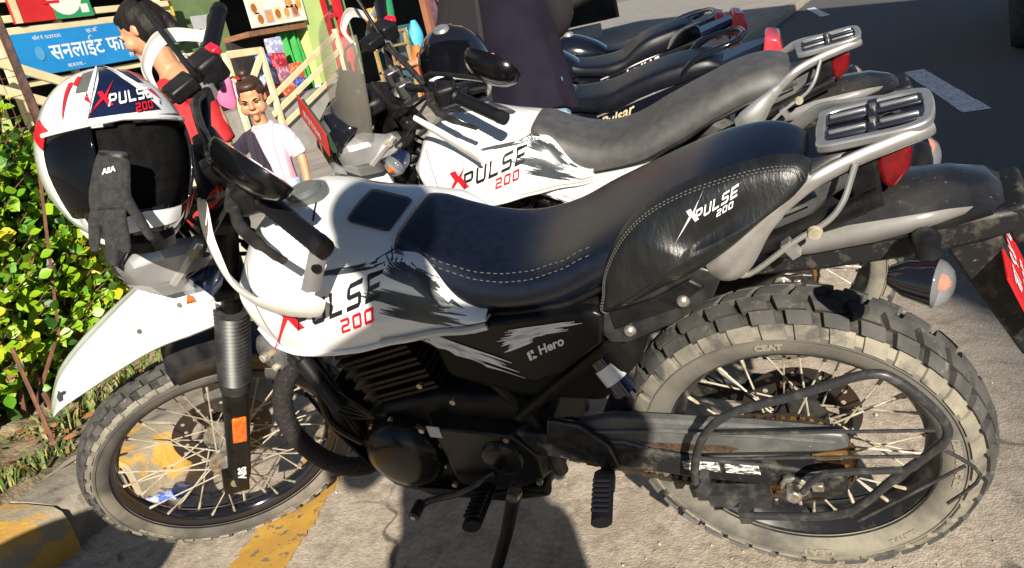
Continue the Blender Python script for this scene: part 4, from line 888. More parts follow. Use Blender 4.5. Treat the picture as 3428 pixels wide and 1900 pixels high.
# ------------------------------------------------------------------ kerb, pavement, planting bed
KERB = mat('kerb_concrete', (.33, .29, .23), (.22, .19, .15), 8, rough=.9, bump=.004, bscale=40, c3=(.12, .10, .08), c3lo=.58, c3hi=.7, c3scale=16)
KERBY = mat('kerb_yellow', (.62, .37, .07), (.52, .30, .07), 7, rough=.85, bump=.005, bscale=30, c3=(.33, .28, .20), c3lo=.46, c3hi=.53, c3scale=9)
q = MB(); q.add([(2.12, -60, .008), (2.12, 12, .008), (2.2, 12, .008), (2.2, -60, .008)], [(0, 1, 2, 3)]); kerb = struct(q.build('kerb', KERB))
rnd = random.Random(21); ys = [2.0, 1.55, 1.10, .645, .180, -.055, -.30, -.75, -1.2, -1.65, -2.1, -2.55, -3.0, -3.45, -3.9, -4.8, -5.7, -6.6, -8.4, -10.2, -12., -15., -20., -30.]
for i in range(len(ys) - 1):
    y0, y1 = ys[i] - .008, ys[i + 1] + .008; dx = rnd.uniform(-.008, .008); top = .145 + rnd.uniform(-.006, .006)
    q = MB(); n_ = 6; rings = []
    if i == 4: dx += .02; top -= .012
    for k in range(n_ + 1):
        y = y0 + (y1 - y0) * k / n_; j = lambda a: rnd.uniform(-a, a)
        rings.append([Vector((2.04 + dx + j(.006), y, 0)), Vector((2.042 + dx + j(.006), y, top - .045)), Vector((2.055 + dx + j(.004), y, top - .014 + j(.003))), Vector((2.085 + dx, y, top + j(.003))), Vector((2.20, y, top + .004 + j(.004))), Vector((2.30 + j(.012), y, top + j(.005))), Vector((2.31, y, .02))])
    q.loft(rings); q.build('kerb_stone', KERBY if i in (0, 2, 3, 5) else KERB, kerb, ang=50)
PAVE = mat('pavement_concrete', (.34, .31, .27), (.27, .25, .22), 2.2, rough=.92, bump=.002, bscale=60, c3=(.2, .18, .16), c3lo=.55, c3hi=.7, c3scale=1.1)
q = MB(); q.add([(2.30, -120, .14), (60, -120, .14), (60, 40, .14), (2.30, 40, .14)], [(0, 1, 2, 3)]); struct(q.build('pavement', PAVE))
# soil
SOIL = mat('soil', (.24, .18, .115), (.34, .28, .17), 9, rough=1., bump=.02, bscale=30, c3=(.10, .085, .045), c3lo=.5, c3hi=.62, c3scale=5)
q = MB(); nx, ny = 40, 90; vs = []
for i in range(nx + 1):
    for j in range(ny + 1):
        x = 2.29 + 1.25 * i / nx; y = 2.2 - 3.5 * j / ny
        z = .150 + .035 * mnoise.noise(Vector((x * 3, y * 3, 0))) + .02 * mnoise.noise(Vector((x * 11, y * 11, 3))) + .05 * min(1, max(0, (x - 2.35) / .5))
        if i == 0 or j in (0, ny): z = .13
        vs.append((x, y, z))
q.add(vs, [(i * (ny + 1) + j, i * (ny + 1) + j + 1, (i + 1) * (ny + 1) + j + 1, (i + 1) * (ny + 1) + j) for i in range(nx) for j in range(ny)])
struct(q.build('soil_bed', SOIL))
GR1 = mat('grass_dry', (.30, .25, .10), (.16, .19, .05), 30, rough=.9); GR2 = mat('grass_green', (.07, .15, .025), (.13, .2, .04), 30, rough=.7)
q = MB(); rnd = random.Random(5)
for i in range(3600):
    x = 2.32 + abs(rnd.gauss(0, .42)); y = rnd.uniform(-1.28, 1.2)
    if x > 3.4: continue
    if mnoise.noise(Vector((x * 4, y * 4, 7))) < -.05 + (.25 if x < 2.5 else 0): continue
    h = rnd.uniform(.015, .06) * (1.6 if y < -.35 else 1); a = rnd.uniform(0, 6.28); w = rnd.uniform(.003, .008); le = rnd.uniform(.2, .9) * h
    b = Vector((x, y, .16)); d = Vector((math.cos(a), math.sin(a), 0)); s_ = Vector((-d.y, d.x, 0)) * w
    q.add([b - s_, b + s_, b + d * le * .5 + s_ * .7 + Vector((0, 0, h * .7)), b + d * le * .5 - s_ * .7 + Vector((0, 0, h * .7)), b + d * le + Vector((0, 0, h))], [(0, 1, 2, 3), (3, 2, 4)], 0 if rnd.random() < .55 else 1)
tag(q.build('ground_grass', [GR1, GR2], smooth=False), 'dry and green grass tufts on the soil bed behind the kerb', 'grass', kind='stuff')
# dead leaves
q = MB()
for i in range(260):
    x = rnd.uniform(2.34, 3.1); y = rnd.uniform(-1.1, .9); a = rnd.uniform(0, 6.28); s_ = rnd.uniform(.012, .03); M_ = Matrix.Translation((x, y, .185)) @ Matrix.Rotation(a, 4, 'Z') @ Matrix.Rotation(rnd.uniform(-.6, .6), 4, 'X')
    q.add([M_ @ Vector(v) for v in ((-s_, 0, 0), (0, s_ * .5, .004), (s_, 0, .006), (0, -s_ * .5, .004))], [(0, 1, 2, 3)])
tag(q.build('leaf_litter', mat('litter', (.38, .13, .03), (.22, .12, .05), 14, rough=.9)), 'fallen orange brown leaves under the hedge', 'leaves', kind='stuff')
# ------------------------------------------------------------------ hedge
LEAFM = [mat('leaf_green', (.085, .26, .012), (.13, .33, .02), 9, rough=.42, spec=.6), mat('leaf_lime', (.30, .46, .015), (.20, .40, .015), 9, rough=.42, spec=.6),
         mat('leaf_yellow', (.50, .48, .02), (.38, .45, .02), 9, rough=.45), mat('leaf_dark', (.025, .085, .012), (.04, .11, .015), 9, rough=.45), mat('leaf_rust', (.30, .12, .03), (.2, .16, .03), 9, rough=.5)]
for m_ in LEAFM:
    b_ = m_.node_tree.nodes['Principled BSDF']; n_ = m_.node_tree.nodes; l_ = m_.node_tree.links
    tr = n_.new('ShaderNodeBsdfTranslucent'); mx = n_.new('ShaderNodeMixShader'); mx.inputs[0].default_value = .3
    c_ = b_.inputs['Base Color'].links[0].from_socket; l_.new(c_, tr.inputs[0]); l_.new(b_.outputs[0], mx.inputs[1]); l_.new(tr.outputs[0], mx.inputs[2]); l_.new(mx.outputs[0], n_['Material Output'].inputs[0])
def leaf_shape(w=.42, curl=.12, fold=.16):
    P = []; 
    for t, ww in ((0, .05), (.2, .32), (.45, .5), (.7, .40), (.88, .17), (1, 0)):
        z = -curl * t * t; P.append((Vector((t, -ww * w, z + fold * ww * .5)), Vector((t, 0, z)), Vector((t, ww * w, z + fold * ww * .5))))
    vs = [v for r in P for v in r]; fs = []
    for i in range(5): fs += [(i * 3, i * 3 + 1, i * 3 + 4, i * 3 + 3), (i * 3 + 1, i * 3 + 2, i * 3 + 5, i * 3 + 4)]
    return vs, fs
LSH = [leaf_shape(.78, .12, .3), leaf_shape(.62, .28, .45), leaf_shape(.9, .05, .22)]
LME = []
for k, m_ in enumerate(LEAFM):
    for j, (v, f) in enumerate(LSH):
        mb_ = MB(); mb_.add(v, f); LME.append(mb_.mesh('leaf', m_, 80))
hedge = empty('hedge', 'leafy green clipped hedge behind the yellow kerb at the left edge', 'hedge', Matrix.Translation((2.85, -.1, .15)))
hi_ = hedge.matrix_world.inverted()
rnd = random.Random(11); leaves = []; stems = MB()
def hedge_top(y): return ip(y, [-1.05, -.95, -.75, -.5, 0, 1.2], [.75, 1.0, 1.20, 1.34, 1.42, 1.45])
def hedge_front(y, z): return ip(y, [-1.05, -.8, -.4, 0, 1.2], [2.72, 2.60, 2.56, 2.60, 2.62]) + .05 * mnoise.noise(Vector((y * 3, z * 3, 1))) * 2 - .06 * math.sin((z - .3) * 2.6)
tw = []
for i in range(860):
    y = rnd.uniform(-1.02, .55); zt = hedge_top(y); z = rnd.uniform(.36, zt); xf_ = hedge_front(y, z) + rnd.random() ** 2 * .35
    base = Vector((2.95 + rnd.uniform(-.1, .25), y + rnd.uniform(-.1, .1), max(.2, z - .35))); tip = Vector((xf_, y, z))
    if z > zt - .12: tip.x += rnd.uniform(0, .3)
    tw.append((base, tip)); stems.tube([base, base.lerp(tip, .5) + Vector((0, 0, .03)), tip], [.006, .004, .002], 5)
    d = (tip - base).normalized(); n_l = rnd.randint(11, 17)
    kind = rnd.random() + (.25 if mnoise.noise(tip * 2.3) > .12 else 0)
    for k in range(n_l):
        t = 1 - .055 * k - rnd.random() * .03; p_ = base.lerp(tip, t) + Vector((rnd.gauss(0, .014), rnd.gauss(0, .022), rnd.gauss(0, .02)))
        a = k * 2.4 + rnd.random(); out = Vector((-.75 + .3 * math.cos(a), math.cos(a) * .9, math.sin(a) * .9 + .15)).normalized()
        L_ = rnd.uniform(.026, .066) * (.8 if k < 2 else 1); face = (Vector((-.55, .55, .75)) + Vector((rnd.gauss(0, .45), rnd.gauss(0, .45), rnd.gauss(0, .4)))).normalized()
        fx = out; fz = (face - fx * face.dot(fx)).normalized(); fy = fz.cross(fx)
        M_ = Matrix.Identity(4)
        for r_ in range(3): M_[r_][0] = fx[r_] * L_; M_[r_][1] = fy[r_] * L_; M_[r_][2] = fz[r_] * L_; M_[r_][3] = p_[r_]
        mk = (2 if kind > .98 and k < 6 else 1 if (kind > .50 and k < 8) or rnd.random() < .15 else 3 if rnd.random() < .3 else 0)
        if rnd.random() < .02: mk = 4
        vis = (p_ - CP).length - (.6 if k < 3 else 0)
        leaves.append((vis, M_, mk, rnd.randrange(3)))
leaves.sort(key=lambda t_: t_[0])
for (v_, M_, mk, sh_) in leaves[:300]:
    o = bpy.data.objects.new('leaf', LME[mk * 3 + sh_]); COL.objects.link(o); o.parent = hedge; o.matrix_local = hi_ @ M_
q = MB()
for (v_, M_, mk, sh_) in leaves[300:]:
    q.add([hi_ @ (M_ @ v) for v in LSH[sh_][0]], LSH[sh_][1], mk)
o = q.build('foliage', LEAFM, hedge, ang=80); o['kind'] = 'stuff'
stems.xf(lambda v: hi_ @ v); o = stems.build('stems', mat('twig_brown', (.16, .08, .04), (.09, .05, .03), 20, rough=.9), hedge); o['kind'] = 'stuff'
q = MB()
for i in range(14):
    y = -.9 + i * .11; b = Vector((2.85 + rnd.uniform(-.12, .15), y, .15)); q.tube([hi_ @ b, hi_ @ (b + Vector((-.05, rnd.uniform(-.08, .08), .25))), hi_ @ (b + Vector((-.02, rnd.uniform(-.1, .1), .55)))], [.013, .010, .007], 7)
q.build('trunk', mat('bark_red', (.17, .075, .045), (.10, .05, .03), 25, rough=.9), hedge)
# rusty angle irons and wire of an old fence in the hedge
RUST = mat('rust_iron', (.17, .065, .035), (.09, .045, .03), 30, rough=.9, bump=.001, bscale=200)
fe = empty('wire_fence', 'rusty iron posts with thin wire mesh leaning in the hedge', 'fence', Matrix.Translation((2.45, -.2, .15))); fi = fe.matrix_world.inverted()
for (a, b, r, m_) in (((2.425, -.105, .15), (2.55, -.175, .50), .011, RUST), ((2.52, -.16, .30), (2.60, -.36, .44), .009, RUST), ((2.66, .12, .28), (2.75, .06, .75), .011, RUST), ((2.372, -.452, 1.12), (2.52, -.545, 1.72), .021, mat('rust_dark', (.03, .02, .018), (.08, .04, .03), 40, rough=.9)), ((2.40, -.43, 1.13), (2.62, -.40, .45), .008, RUST)):
    q = MB(); q.tube([fi @ Vector(a), fi @ Vector(b)], r, 6, flat=(1, .55)); q.build('fence_post', m_, fe)
q = MB()
for i in range(9):
    t = i / 8; a = Vector((2.385, -.45, 1.16)).lerp(Vector((2.50, -.535, 1.66)), t); q.tube([fi @ a, fi @ (a + Vector((.10, .42, -.02)))], .0012, 4)
for i in range(10):
    a = Vector((2.388, -.44, 1.16)) + Vector((.10, .42, -.02)) * (i / 9); q.tube([fi @ a, fi @ (a + Vector((.115, -.085, .5)))], .0012, 4)
q.build('wire_mesh', RUST, fe)
# crumpled drink pouch in the gutter
q = MB(); rings = []
for i in range(9):
    t = i / 8; r = .030 + .006 * math.sin(t * 9); rings.append([Vector((-.07 + .14 * t, r * math.cos(a) * (1.0 if 0 < i < 8 else .9), .02 + r * .55 * math.sin(a) * (1 if 0 < i < 8 else .1) + .006 * math.sin(t * 17 + a * 2))) for a in [k * math.pi / 6 for k in range(12)]])
q.loft(rings); o = q.build('water_pouch', [mat('pouch_film', (.55, .6, .75), (.08, .16, .6), 22, rough=.12, lo=.46, hi=.52)], ang=25); o.location = (1.93, -.06, .004); o.rotation_euler = (0, 0, 1.0)
tag(o, 'crumpled clear plastic pouch with blue print lying in the gutter behind the front spokes', 'litter')
# ------------------------------------------------------------------ helmets and glove
def px(x, y, d):
    """a point seen at full-picture pixel (x, y of 2576 x 1428) at depth d, used to measure where a thing stands"""
    s_ = 3428 / 2576.; f_ = .851246 * 3428; X = (x * s_ - 1714) / f_; Y = (y * s_ - 950) / f_
    return CP + (CX * X - CY * Y - CZ) * d
def helmet(name, label, C, face, up, sc=1., main=True):
    root = empty(name, label, 'helmet', frame(C, face, up)); 
    nu, nv = 48, 36
    def shell(th, ph, k=1.):   # th azimuth from +y (face), ph from top
        x = -math.sin(ph) * math.sin(th); y = math.sin(ph) * math.cos(th); z = math.cos(ph)
        rx, ry, rz = .117, .148, .140
        p_ = Vector((x * rx, y * ry, z * rz)); f = max(0, y)
        if z < -.12: p_.y += .050 * f * min(1, (-z - .12) * 1.6); p_.x *= 1 - .26 * min(1, (-z - .12) * 1.2) * max(0, f); p_.z -= .045 * f * min(1, (-z - .12) * 2)
        return p_ * k * sc
    def hole(th, ph):
        a = (th + math.pi) % (2 * math.pi) - math.pi
        top = 1.20 + .07 * abs(a); bot = 1.98 + .12 * abs(a)
        return abs(a) < 1.12 and top < ph < bot
    q = MB(); vs = []; fs = []; ms = []
    N = nv
    for i in range(N + 1):
        ph = .001 + (2.48) * i / N
        for j in range(nu): vs.append(shell(2 * math.pi * j / nu, ph))
    for i in range(N):
        for j in range(nu):
            ph = .001 + 2.48 * (i + .5) / N; th = 2 * math.pi * (j + .5) / nu
            if hole(th, ph): continue
            fs.append((i * nu + j, i * nu + (j + 1) % nu, (i + 1) * nu + (j + 1) % nu, (i + 1) * nu + j))
            a = (th + math.pi) % (2 * math.pi) - math.pi
            ms.append(1 if (main and ((ph > 1.85 and abs(a) < .95) or (ph > 1.18 and -.2 < a < 1.3))) else 0)
    q.add(vs, fs); q.m = ms
    sh = q.build('shell', [WHITE if main else GLOSSB, GLOSSB], root, solid=.006, ang=60)
    q = MB(); vs = []; fs = []
    for i in range(19):
        for j in range(nu): vs.append(shell(2 * math.pi * j / nu, .05 + 2.4 * i / 18, .9))
    for i in range(18):
        for j in range(nu): fs.append((i * nu + j, i * nu + (j + 1) % nu, (i + 1) * nu + (j + 1) % nu, (i + 1) * nu + j))
    q.add(vs, fs); q.build('lining', mat('helmet_lining', (.004, .004, .0045), (.008, .008, .008), 60, rough=.95, spec=.1), root)
    # visor pushed over the opening
    q = MB(); n1, n2 = 24, 8; vs = []; fs = []
    for i in range(n2 + 1):
        for j in range(n1 + 1):
            th = -1.16 + (.75 if main else 2.32) * j / n1; ph = 1.16 + .07 * abs(th) + (.80 + .05 * abs(th)) * i / n2; vs.append(shell(th, ph, 1.012))
    fs = [(i * (n1 + 1) + j, i * (n1 + 1) + j + 1, (i + 1) * (n1 + 1) + j + 1, (i + 1) * (n1 + 1) + j) for i in range(n2) for j in range(n1)]
    q.add(vs, fs); q.build('visor', mat('visor_smoke', (.003, .003, .004), rough=.06, spec=.22), root, solid=.002)
    if main:
        q = MB(); q.tube([shell(-1.16 + 2.32 * j / 30, 1.175 + .07 * abs(-1.16 + 2.32 * j / 30), 1.008) for j in range(31)], .0042, 8, flat=(1, 1)); q.build('brow_trim', WHITE, root)
    # rim trim below
    q = MB(); q.tube([shell(2 * math.pi * j / 48, 2.48, 1.0) for j in range(48)], .005 * sc, 8, closed=True); q.build('edge_trim', WHITE2 if main else BLACK, root)
    bv = bvh_of(sh)
    if main:
        def patch(pts, name, m, off=.002):   # (azimuth, polar) outline filled on the shell
            P = [Vector((a, b, 0)) for a, b in pts]; tri = tessellate_polygon([P]); mb_ = MB()
            bm_ = bmesh.new(); vv = [bm_.verts.new(p) for p in P]
            for t in tri:
                try: bm_.faces.new([vv[i] for i in t])
                except ValueError: pass
            bmesh.ops.subdivide_edges(bm_, edges=bm_.edges, cuts=5, use_grid_fill=True); bmesh.ops.triangulate(bm_, faces=bm_.faces)
            bm_.verts.index_update(); mb_.add([shell(v.co.x, v.co.y, 1. + off / .13) for v in bm_.verts], [tuple(v.index for v in f.verts) for f in bm_.faces]); bm_.free()
            return mb_.build(name, m, root, ang=80)
        NAVY = DECN; GREY = mat('helmet_grey', (.10, .11, .105), rough=.25)
        patch([(-.10, .12), (.16, .12), (.30, .62), (.62, 1.12), (-.42, 1.14), (-.20, .62)], 'decal_panel', NAVY, .0015)
        patch([(-.62, .42), (-.30, .36), (-.30, .78), (-.62, .80)], 'decal_panel', GREY); patch([(.42, .40), (.72, .48), (.70, .72), (.42, .70)], 'decal_panel', NAVY)
        for pts in ([(-.22, .10), (-.12, .10), (-.26, .60), (-.44, 1.18), (-.52, 1.16), (-.34, .60)], [(.18, .10), (.26, .12), (.44, .62), (.70, 1.0), (.64, 1.06), (.36, .66)]): patch(pts, 'decal_stripe', DECW, .003)
        for pts in ([(-.85, .62), (-.74, .60), (-.78, 1.16)], [(-.70, .50), (-.58, .52), (-.60, .70), (-.72, .66)], [(-.42, .80), (-.36, .98), (-.46, .92)], [(.62, .40), (.86, .46), (.92, .72), (.74, .66)], [(.95, .50), (1.04, .54), (1.16, 1.08)], [(.60, .86), (.72, .84), (.74, 1.0)], [(-1.35, 1.05), (-1.05, 1.20), (-1.15, 1.42), (-1.45, 1.25)]): patch(pts, 'decal_flash', DECR, .003)
        for pts in ([(.98, 2.02), (1.25, 1.95), (1.36, 2.1), (1.05, 2.40), (.96, 2.46)], [(.78, 2.05), (.90, 2.03), (.90, 2.22), (.80, 2.22)]): patch(pts, 'decal_flash', DECR, .004)
        patch([(-.52, 2.05), (.0, 2.00), (.62, 2.03), (.62, 2.16), (.0, 2.14), (-.56, 2.20)], 'chin_stripe', DECW, .005)
        w = word_xpulse(0, 0, .030, .03, .36, .10)
        for key, m_ in (('x', DECR), ('w', DECW), ('n', DECR)):
            vs, fs = w[key]; mb_ = MB(); mb_.add([shell(-.34 + u / .125 * .95, 1.06 - v / .14, 1.03) for u, v in vs], fs); mb_.build('lettering', m_, root, ang=80)
        q = MB(); rings = []
        for t in range(7):
            a = -.55 + 1.1 * t / 6; c_ = shell(a, 2.34, 1.03); rings.append([c_ + Vector((0, .002, .016 * sc)), c_ + Vector((0, .010, 0)), c_ + Vector((0, .002, -.016 * sc))])
        q.loft(rings, closed=False); q.build('chin_vent', BLACK, root)
    else:
        patch2 = MB(); patch2.lathe([(0, .006), (.020, .006), (.024, .002), (.026, -.004)], shell(.35, .75, 1.0), shell(.35, .75, 1.).normalized(), 20); patch2.build('badge', SILVER, root)
        q = MB(); q.tube([shell(2 * math.pi * j / 48, 2.2 - .3 * math.cos(2 * math.pi * j / 48), 1.015) for j in range(48)], .008, 8, closed=True); q.build('white_band', WHITE2, root)
        q = MB(); q.tube([shell(2.2 + 1.6 * j / 12, 1.5, 1.01) for j in range(13)], .012, 8); q.build('red_band', DECR, root)
    return root
hc = px(292, 392, 1.42)
fdir = (CP - hc).normalized()
helmet('helmet', 'white and black full face helmet with red flashes hanging at the front handlebar', hc, fdir * .95 + CY * .02 + CX * .16, CY * 1. - CX * .26, 1.0, True)
# black knit glove hanging over the helmet's visor
gl = empty('glove', 'black fabric glove hanging limp from the helmet opening', 'glove', frame(px(285, 512, 1.235), CZ, CY - CX * .12) @ Matrix.Scale(.74, 4))
q = MB()
def g_t(pts, r): q.tube(spl([Vector(p) for p in pts], 4), r, 10, flat=(1., .55))
def gp(u, v, w=0): return (-u, w, v)
q.tube(spl([gp(.012, .10), gp(.004, .06), gp(-.004, .02), gp(-.006, -.01)], 4), [.028, .030, .033, .036, .037, .038, .039, .040, .041, .041, .041, .040, .038], 14, flat=(1., .42))
for (a, b, c, r) in (((-.032, -.005), (-.042, -.05), (-.046, -.088), .0125), ((-.010, -.012), (-.012, -.07), (-.012, -.118), .0135), ((.012, -.010), (.012, -.06), (.014, -.098), .0125), ((.026, .010), (.046, -.035), (.066, -.078), .0125)):
    q.tube(spl([gp(*a), gp((a[0] + b[0]) / 2, (a[1] + b[1]) / 2, .004), gp(*b), gp(*c)], 3), [r * k for k in (1., 1., 1., 1., 1., 1., .98, .95, .85, .55)], 10, flat=(1, .7))
o = q.build('hand', mat('glove_knit', (.014, .014, .015), (.028, .028, .028), 90, rough=.92, bump=.0015, bscale=320), gl)
m = o.modifiers.new('r', 'REMESH'); m.mode = 'VOXEL'; m.voxel_size = .0024; m.use_smooth_shade = True; m = o.modifiers.new('s', 'SMOOTH'); m.iterations = 2
q = MB(); q.tube([gp(.0125, .094), gp(.011, .088)], .031, 14, flat=(1., .45)); q.build('cuff_band', BLACK, gl)
vs, fs = text_mesh('ASA', .014, .0006, .1); q = MB(); q.add([Vector((-(v.x - .006), .0185, v.y + .055 + v.x * .15)) for v in vs], fs); q.build('lettering', DECW, gl)
# helmet hung on the second motorcycle
h2 = px(1148, 165, 2.72); helmet('helmet', 'black glossy helmet with white and red bands hung behind the second mirror', h2, (CP - h2).normalized() * .8 + CX * -.45 + Vector((0, 0, .10)), CY * 1. + CX * -.25, .92, False)
# ------------------------------------------------------------------ second motorcycle: screen, plate
def b2(q_): return SP(q_)
q = MB(); rings = []
for t, x, z, w_ in ((0, 1.18, 1.03, .12), (1, 1.16, 1.11, .138), (2, 1.14, 1.20, .142), (3, 1.115, 1.29, .13), (4, 1.10, 1.33, .10)):
    rings.append([SP((x - .05, -w_, z)), SP((x, -w_ * .62, z)), SP((x + .018, 0, z)), SP((x, w_ * .62, z)), SP((x - .05, w_, z))])
g_ = [spl([r[j] for r in rings], 3) for j in range(5)]; q.loft([spl([g_[j][i] for j in range(5)], 3) for i in range(len(g_[0]))], closed=False)
GL = mat('screen_smoke', (.34, .32, .27), rough=.1, alpha=.22); q.build('windscreen', GL, bike2, solid=.003)
q = MB(); M_ = Matrix.Translation((1.25, .0, 1.095)) @ Matrix.Rotation(-.25, 4, 'Y'); q.box((0, 0, 0), (.004, .27, .07)); q.xf(lambda v: SP(M_ @ v)); pl2 = q.build('number_plate', PLATER, bike2, bev=.001)
vs, fs = text_mesh('बा ९४ प २६०७', .036, .0008, 0, align='CENTER')
for sgn in (1, -1):
    q = MB(); q.add([SP(M_ @ Vector((.0032 * sgn, v.x * sgn * .8, v.y - .012))) for v in vs], fs); q.build('plate_lettering', DECW, pl2)
q = MB(); q.box((1.237, 0, 1.085), (.012, .24, .06)); q.xf(SP); q.build('plate_backing', mat('plate_green', (.02, .06, .04), rough=.5), pl2)
# ------------------------------------------------------------------ shop front across the pavement (its face stands at x = 8, parallel to the road)
CREAM = mat('cream_paint', (.70, .60, .36), (.58, .49, .29), 3, rough=.6)
GRN = mat('light_green_wall', (.46, .58, .20), (.40, .52, .17), 2, rough=.8); DGRN = mat('dull_green_wall', (.13, .19, .08), (.10, .15, .06), 3, rough=.85)
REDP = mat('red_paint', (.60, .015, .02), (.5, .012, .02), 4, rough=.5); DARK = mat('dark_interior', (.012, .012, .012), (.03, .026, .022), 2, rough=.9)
CONC = mat('step_concrete', (.30, .29, .27), (.24, .23, .21), 4, rough=.9)
shop = empty('shop_building', 'row of shops with light green pillar and dark open fronts up a few steps', 'building', Matrix.Translation((8, -9, 0))); si = shop.matrix_world.inverted()
def sbox(name, x0, x1, y0, y1, z0, z1, m, par=shop, bev=0., inv=si):
    q = MB(); q.box(((x0 + x1) / 2, (y0 + y1) / 2, (z0 + z1) / 2), (abs(x1 - x0), abs(y1 - y0), abs(z1 - z0))); q.xf(lambda v: inv @ v); return q.build(name, m, par, bev=bev)
sbox('raised_floor', 7.35, 14, -9.3, 2, .0, .86, CONC); sbox('raised_floor', 8.1, 14, -24, -9.3, 0, .50, CONC)
for i in range(4): sbox('step', 7.35 - .0, 8.1, -9.9 + .0 - i * .30, -9.30 - i * .30, 0, .72 - i * .17, CONC)
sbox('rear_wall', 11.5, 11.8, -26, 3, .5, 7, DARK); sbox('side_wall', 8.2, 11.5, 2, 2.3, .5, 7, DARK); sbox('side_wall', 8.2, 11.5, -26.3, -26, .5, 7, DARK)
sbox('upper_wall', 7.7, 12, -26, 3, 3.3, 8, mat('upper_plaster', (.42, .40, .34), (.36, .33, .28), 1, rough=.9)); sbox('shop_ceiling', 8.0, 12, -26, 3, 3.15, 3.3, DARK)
sbox('pillar', 7.85, 8.25, -10.06, -9.55, .86, 3.3, GRN); sbox('pillar', 7.85, 8.25, -15.9, -15.4, .5, 3.3, GRN); sbox('pillar', 7.85, 8.2, -4.4, -4.0, .86, 3.3, GRN)
sbox('pillar_plinth', 7.75, 8.3, -10.1, -9.48, .45, .90, mat('plinth_white', (.55, .55, .56), rough=.8))
sbox('green_panel', 8.25, 8.35, -8.35, -7.12, .86, 2.55, DGRN); sbox('green_panel', 8.3, 8.4, -11.4, -10.65, .86, 2.6, mat('olive_panel', (.20, .28, .10), rough=.8))
# red ladder-like frame beside the pillar
for y in (-10.16, -10.56): sbox('red_frame', 7.86, 7.94, y - .07, y + .07, .95, 3.2, REDP)
for z in (1.3, 1.8, 2.25): sbox('red_frame_bar', 7.87, 7.93, -10.5, -10.2, z, z + .08, REDP)
# curtain
q = MB(); rows = []
for i in range(13):
    t = i / 12; z = 1.76 - .92 * t; rows.append([si @ Vector((7.95 + .05 * math.sin(j * 1.3 + t * 2), -8.97 - .45 * j / 12 - .10 * t * math.sin(j / 12 * 3.1), z)) for j in range(13)])
q.loft(rows, closed=False); q.build('green_curtain', mat('curtain_green', (.03, .30, .05), (.02, .22, .035), 8, rough=.75), shop, solid=.01)
# counter with wooden edge and snack board above
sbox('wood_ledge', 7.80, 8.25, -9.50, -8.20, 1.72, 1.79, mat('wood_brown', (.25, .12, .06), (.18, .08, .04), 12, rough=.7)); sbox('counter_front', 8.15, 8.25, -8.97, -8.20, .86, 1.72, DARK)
def board(name, label, y0, y1, z0, z1, m, x=7.78, cat='sign', th=.03):
    r = empty(name, label, cat, Matrix.Translation((x, (y0 + y1) / 2, z0))); q = MB(); q.box((0, 0, (z1 - z0) / 2), (th, abs(y1 - y0), z1 - z0)); q.build('panel', m, r, bev=.004); return r
def onb(r, vs, fs, name, m, off): q = MB(); q.add(vs, fs); return q.build(name, m, r)
def rect(r, y0, y1, z0, z1, name, m, d=.019):   # flat print on the board; y measured to the right of its centre, z from its base
    return onb(r, [(-d, -y0, z0), (-d, -y1, z0), (-d, -y1, z1), (-d, -y0, z1)], [(0, 1, 2, 3)], name, m, 0)
def disc(r, y, z, ry, rz, name, m, d=.021, n=20): return onb(r, [(-d, -(y + ry * math.cos(2 * math.pi * k / n)), z + rz * math.sin(2 * math.pi * k / n)) for k in range(n)], [tuple(range(n))], name, m, 0)
FOOD = [mat('food_brown', (.42, .17, .04), (.3, .1, .02), 30, rough=.6), mat('food_gold', (.65, .38, .08), (.5, .25, .05), 30, rough=.6), mat('food_purple', (.3, .1, .3), rough=.6)]
PAPER = mat('poster_white', (.72, .70, .64), (.66, .62, .54), 5, rough=.6)
sn = board('snack_menu_board', 'white snack menu board with food pictures above the wooden ledge', -9.52, -8.28, 1.82, 2.30, PAPER)
vs, fs = text_mesh('तयारी खाजा घर', .14, .004, 0, align='CENTER'); onb(sn, [(-.02, -v.x, v.y + .36) for v in vs], fs, 'lettering', DECR, 0)
for i, (y, z) in enumerate(((-.42, .10), (-.22, .12), (-.02, .14), (.18, .14), (.38, .15), (.5, .24), (-.5, .25), (.28, .28))):
    rect(sn, y - .085, y + .085, z - .08, z + .09, 'picture', mat('picture_%d' % (i % 3), ((.7, .62, .5), (.55, .3, .35), (.75, .6, .3))[i % 3], rough=.5)); disc(sn, y, z, .06, .065, 'dish', FOOD[i % 2])
# pharmacy sign
sg_ = board('pharmacy_sign', 'long blue sign with white Devanagari lettering on the cream railing', -6.60, -4.55, 1.68, 2.10, mat('sign_blue', (.012, .20, .50), (.015, .23, .55), 2, rough=.45), 7.72)
W3 = mat('sign_letter', (.62, .68, .74), rough=.5)
vs, fs = text_mesh('सनलाईट फामेसी', .205, .0035, 0, align='CENTER'); x0_ = min(v.x for v in vs); x1_ = max(v.x for v in vs); TX = lambda x: -(-.575 + (x - x0_) / (x1_ - x0_) * 1.30); onb(sg_, [(-.018, TX(v.x), v.y * 1.06 + .13) for v in vs], fs, 'lettering', W3, 0)
mb_ = MB(); L_ = spl([Vector((-.019, -.435, .315)), Vector((-.019, -.457, .345)), Vector((-.019, -.422, .362)), Vector((-.019, -.409, .335))], 4); mb_.tube(L_, .008, 6, flat=(1, .3)); mb_.build('lettering', W3, sg_)
for (t, y, z, s_) in (('फोन नं. ९८४१२३६', -.72, .345, .05), ('प्रा. लि.', -.05, .355, .05), ('दर्ता नं. ०१२', .42, .345, .055), ('का.म.न.पा. -', -.42, .035, .05), ('बुद्ध चोक, काठमाडौं', .42, .05, .05)):
    vs, fs = text_mesh(t, s_, .001, 0); onb(sg_, [(-.018, -(v.x + y), v.y + z) for v in vs], fs, 'small_lettering', W3, 0)
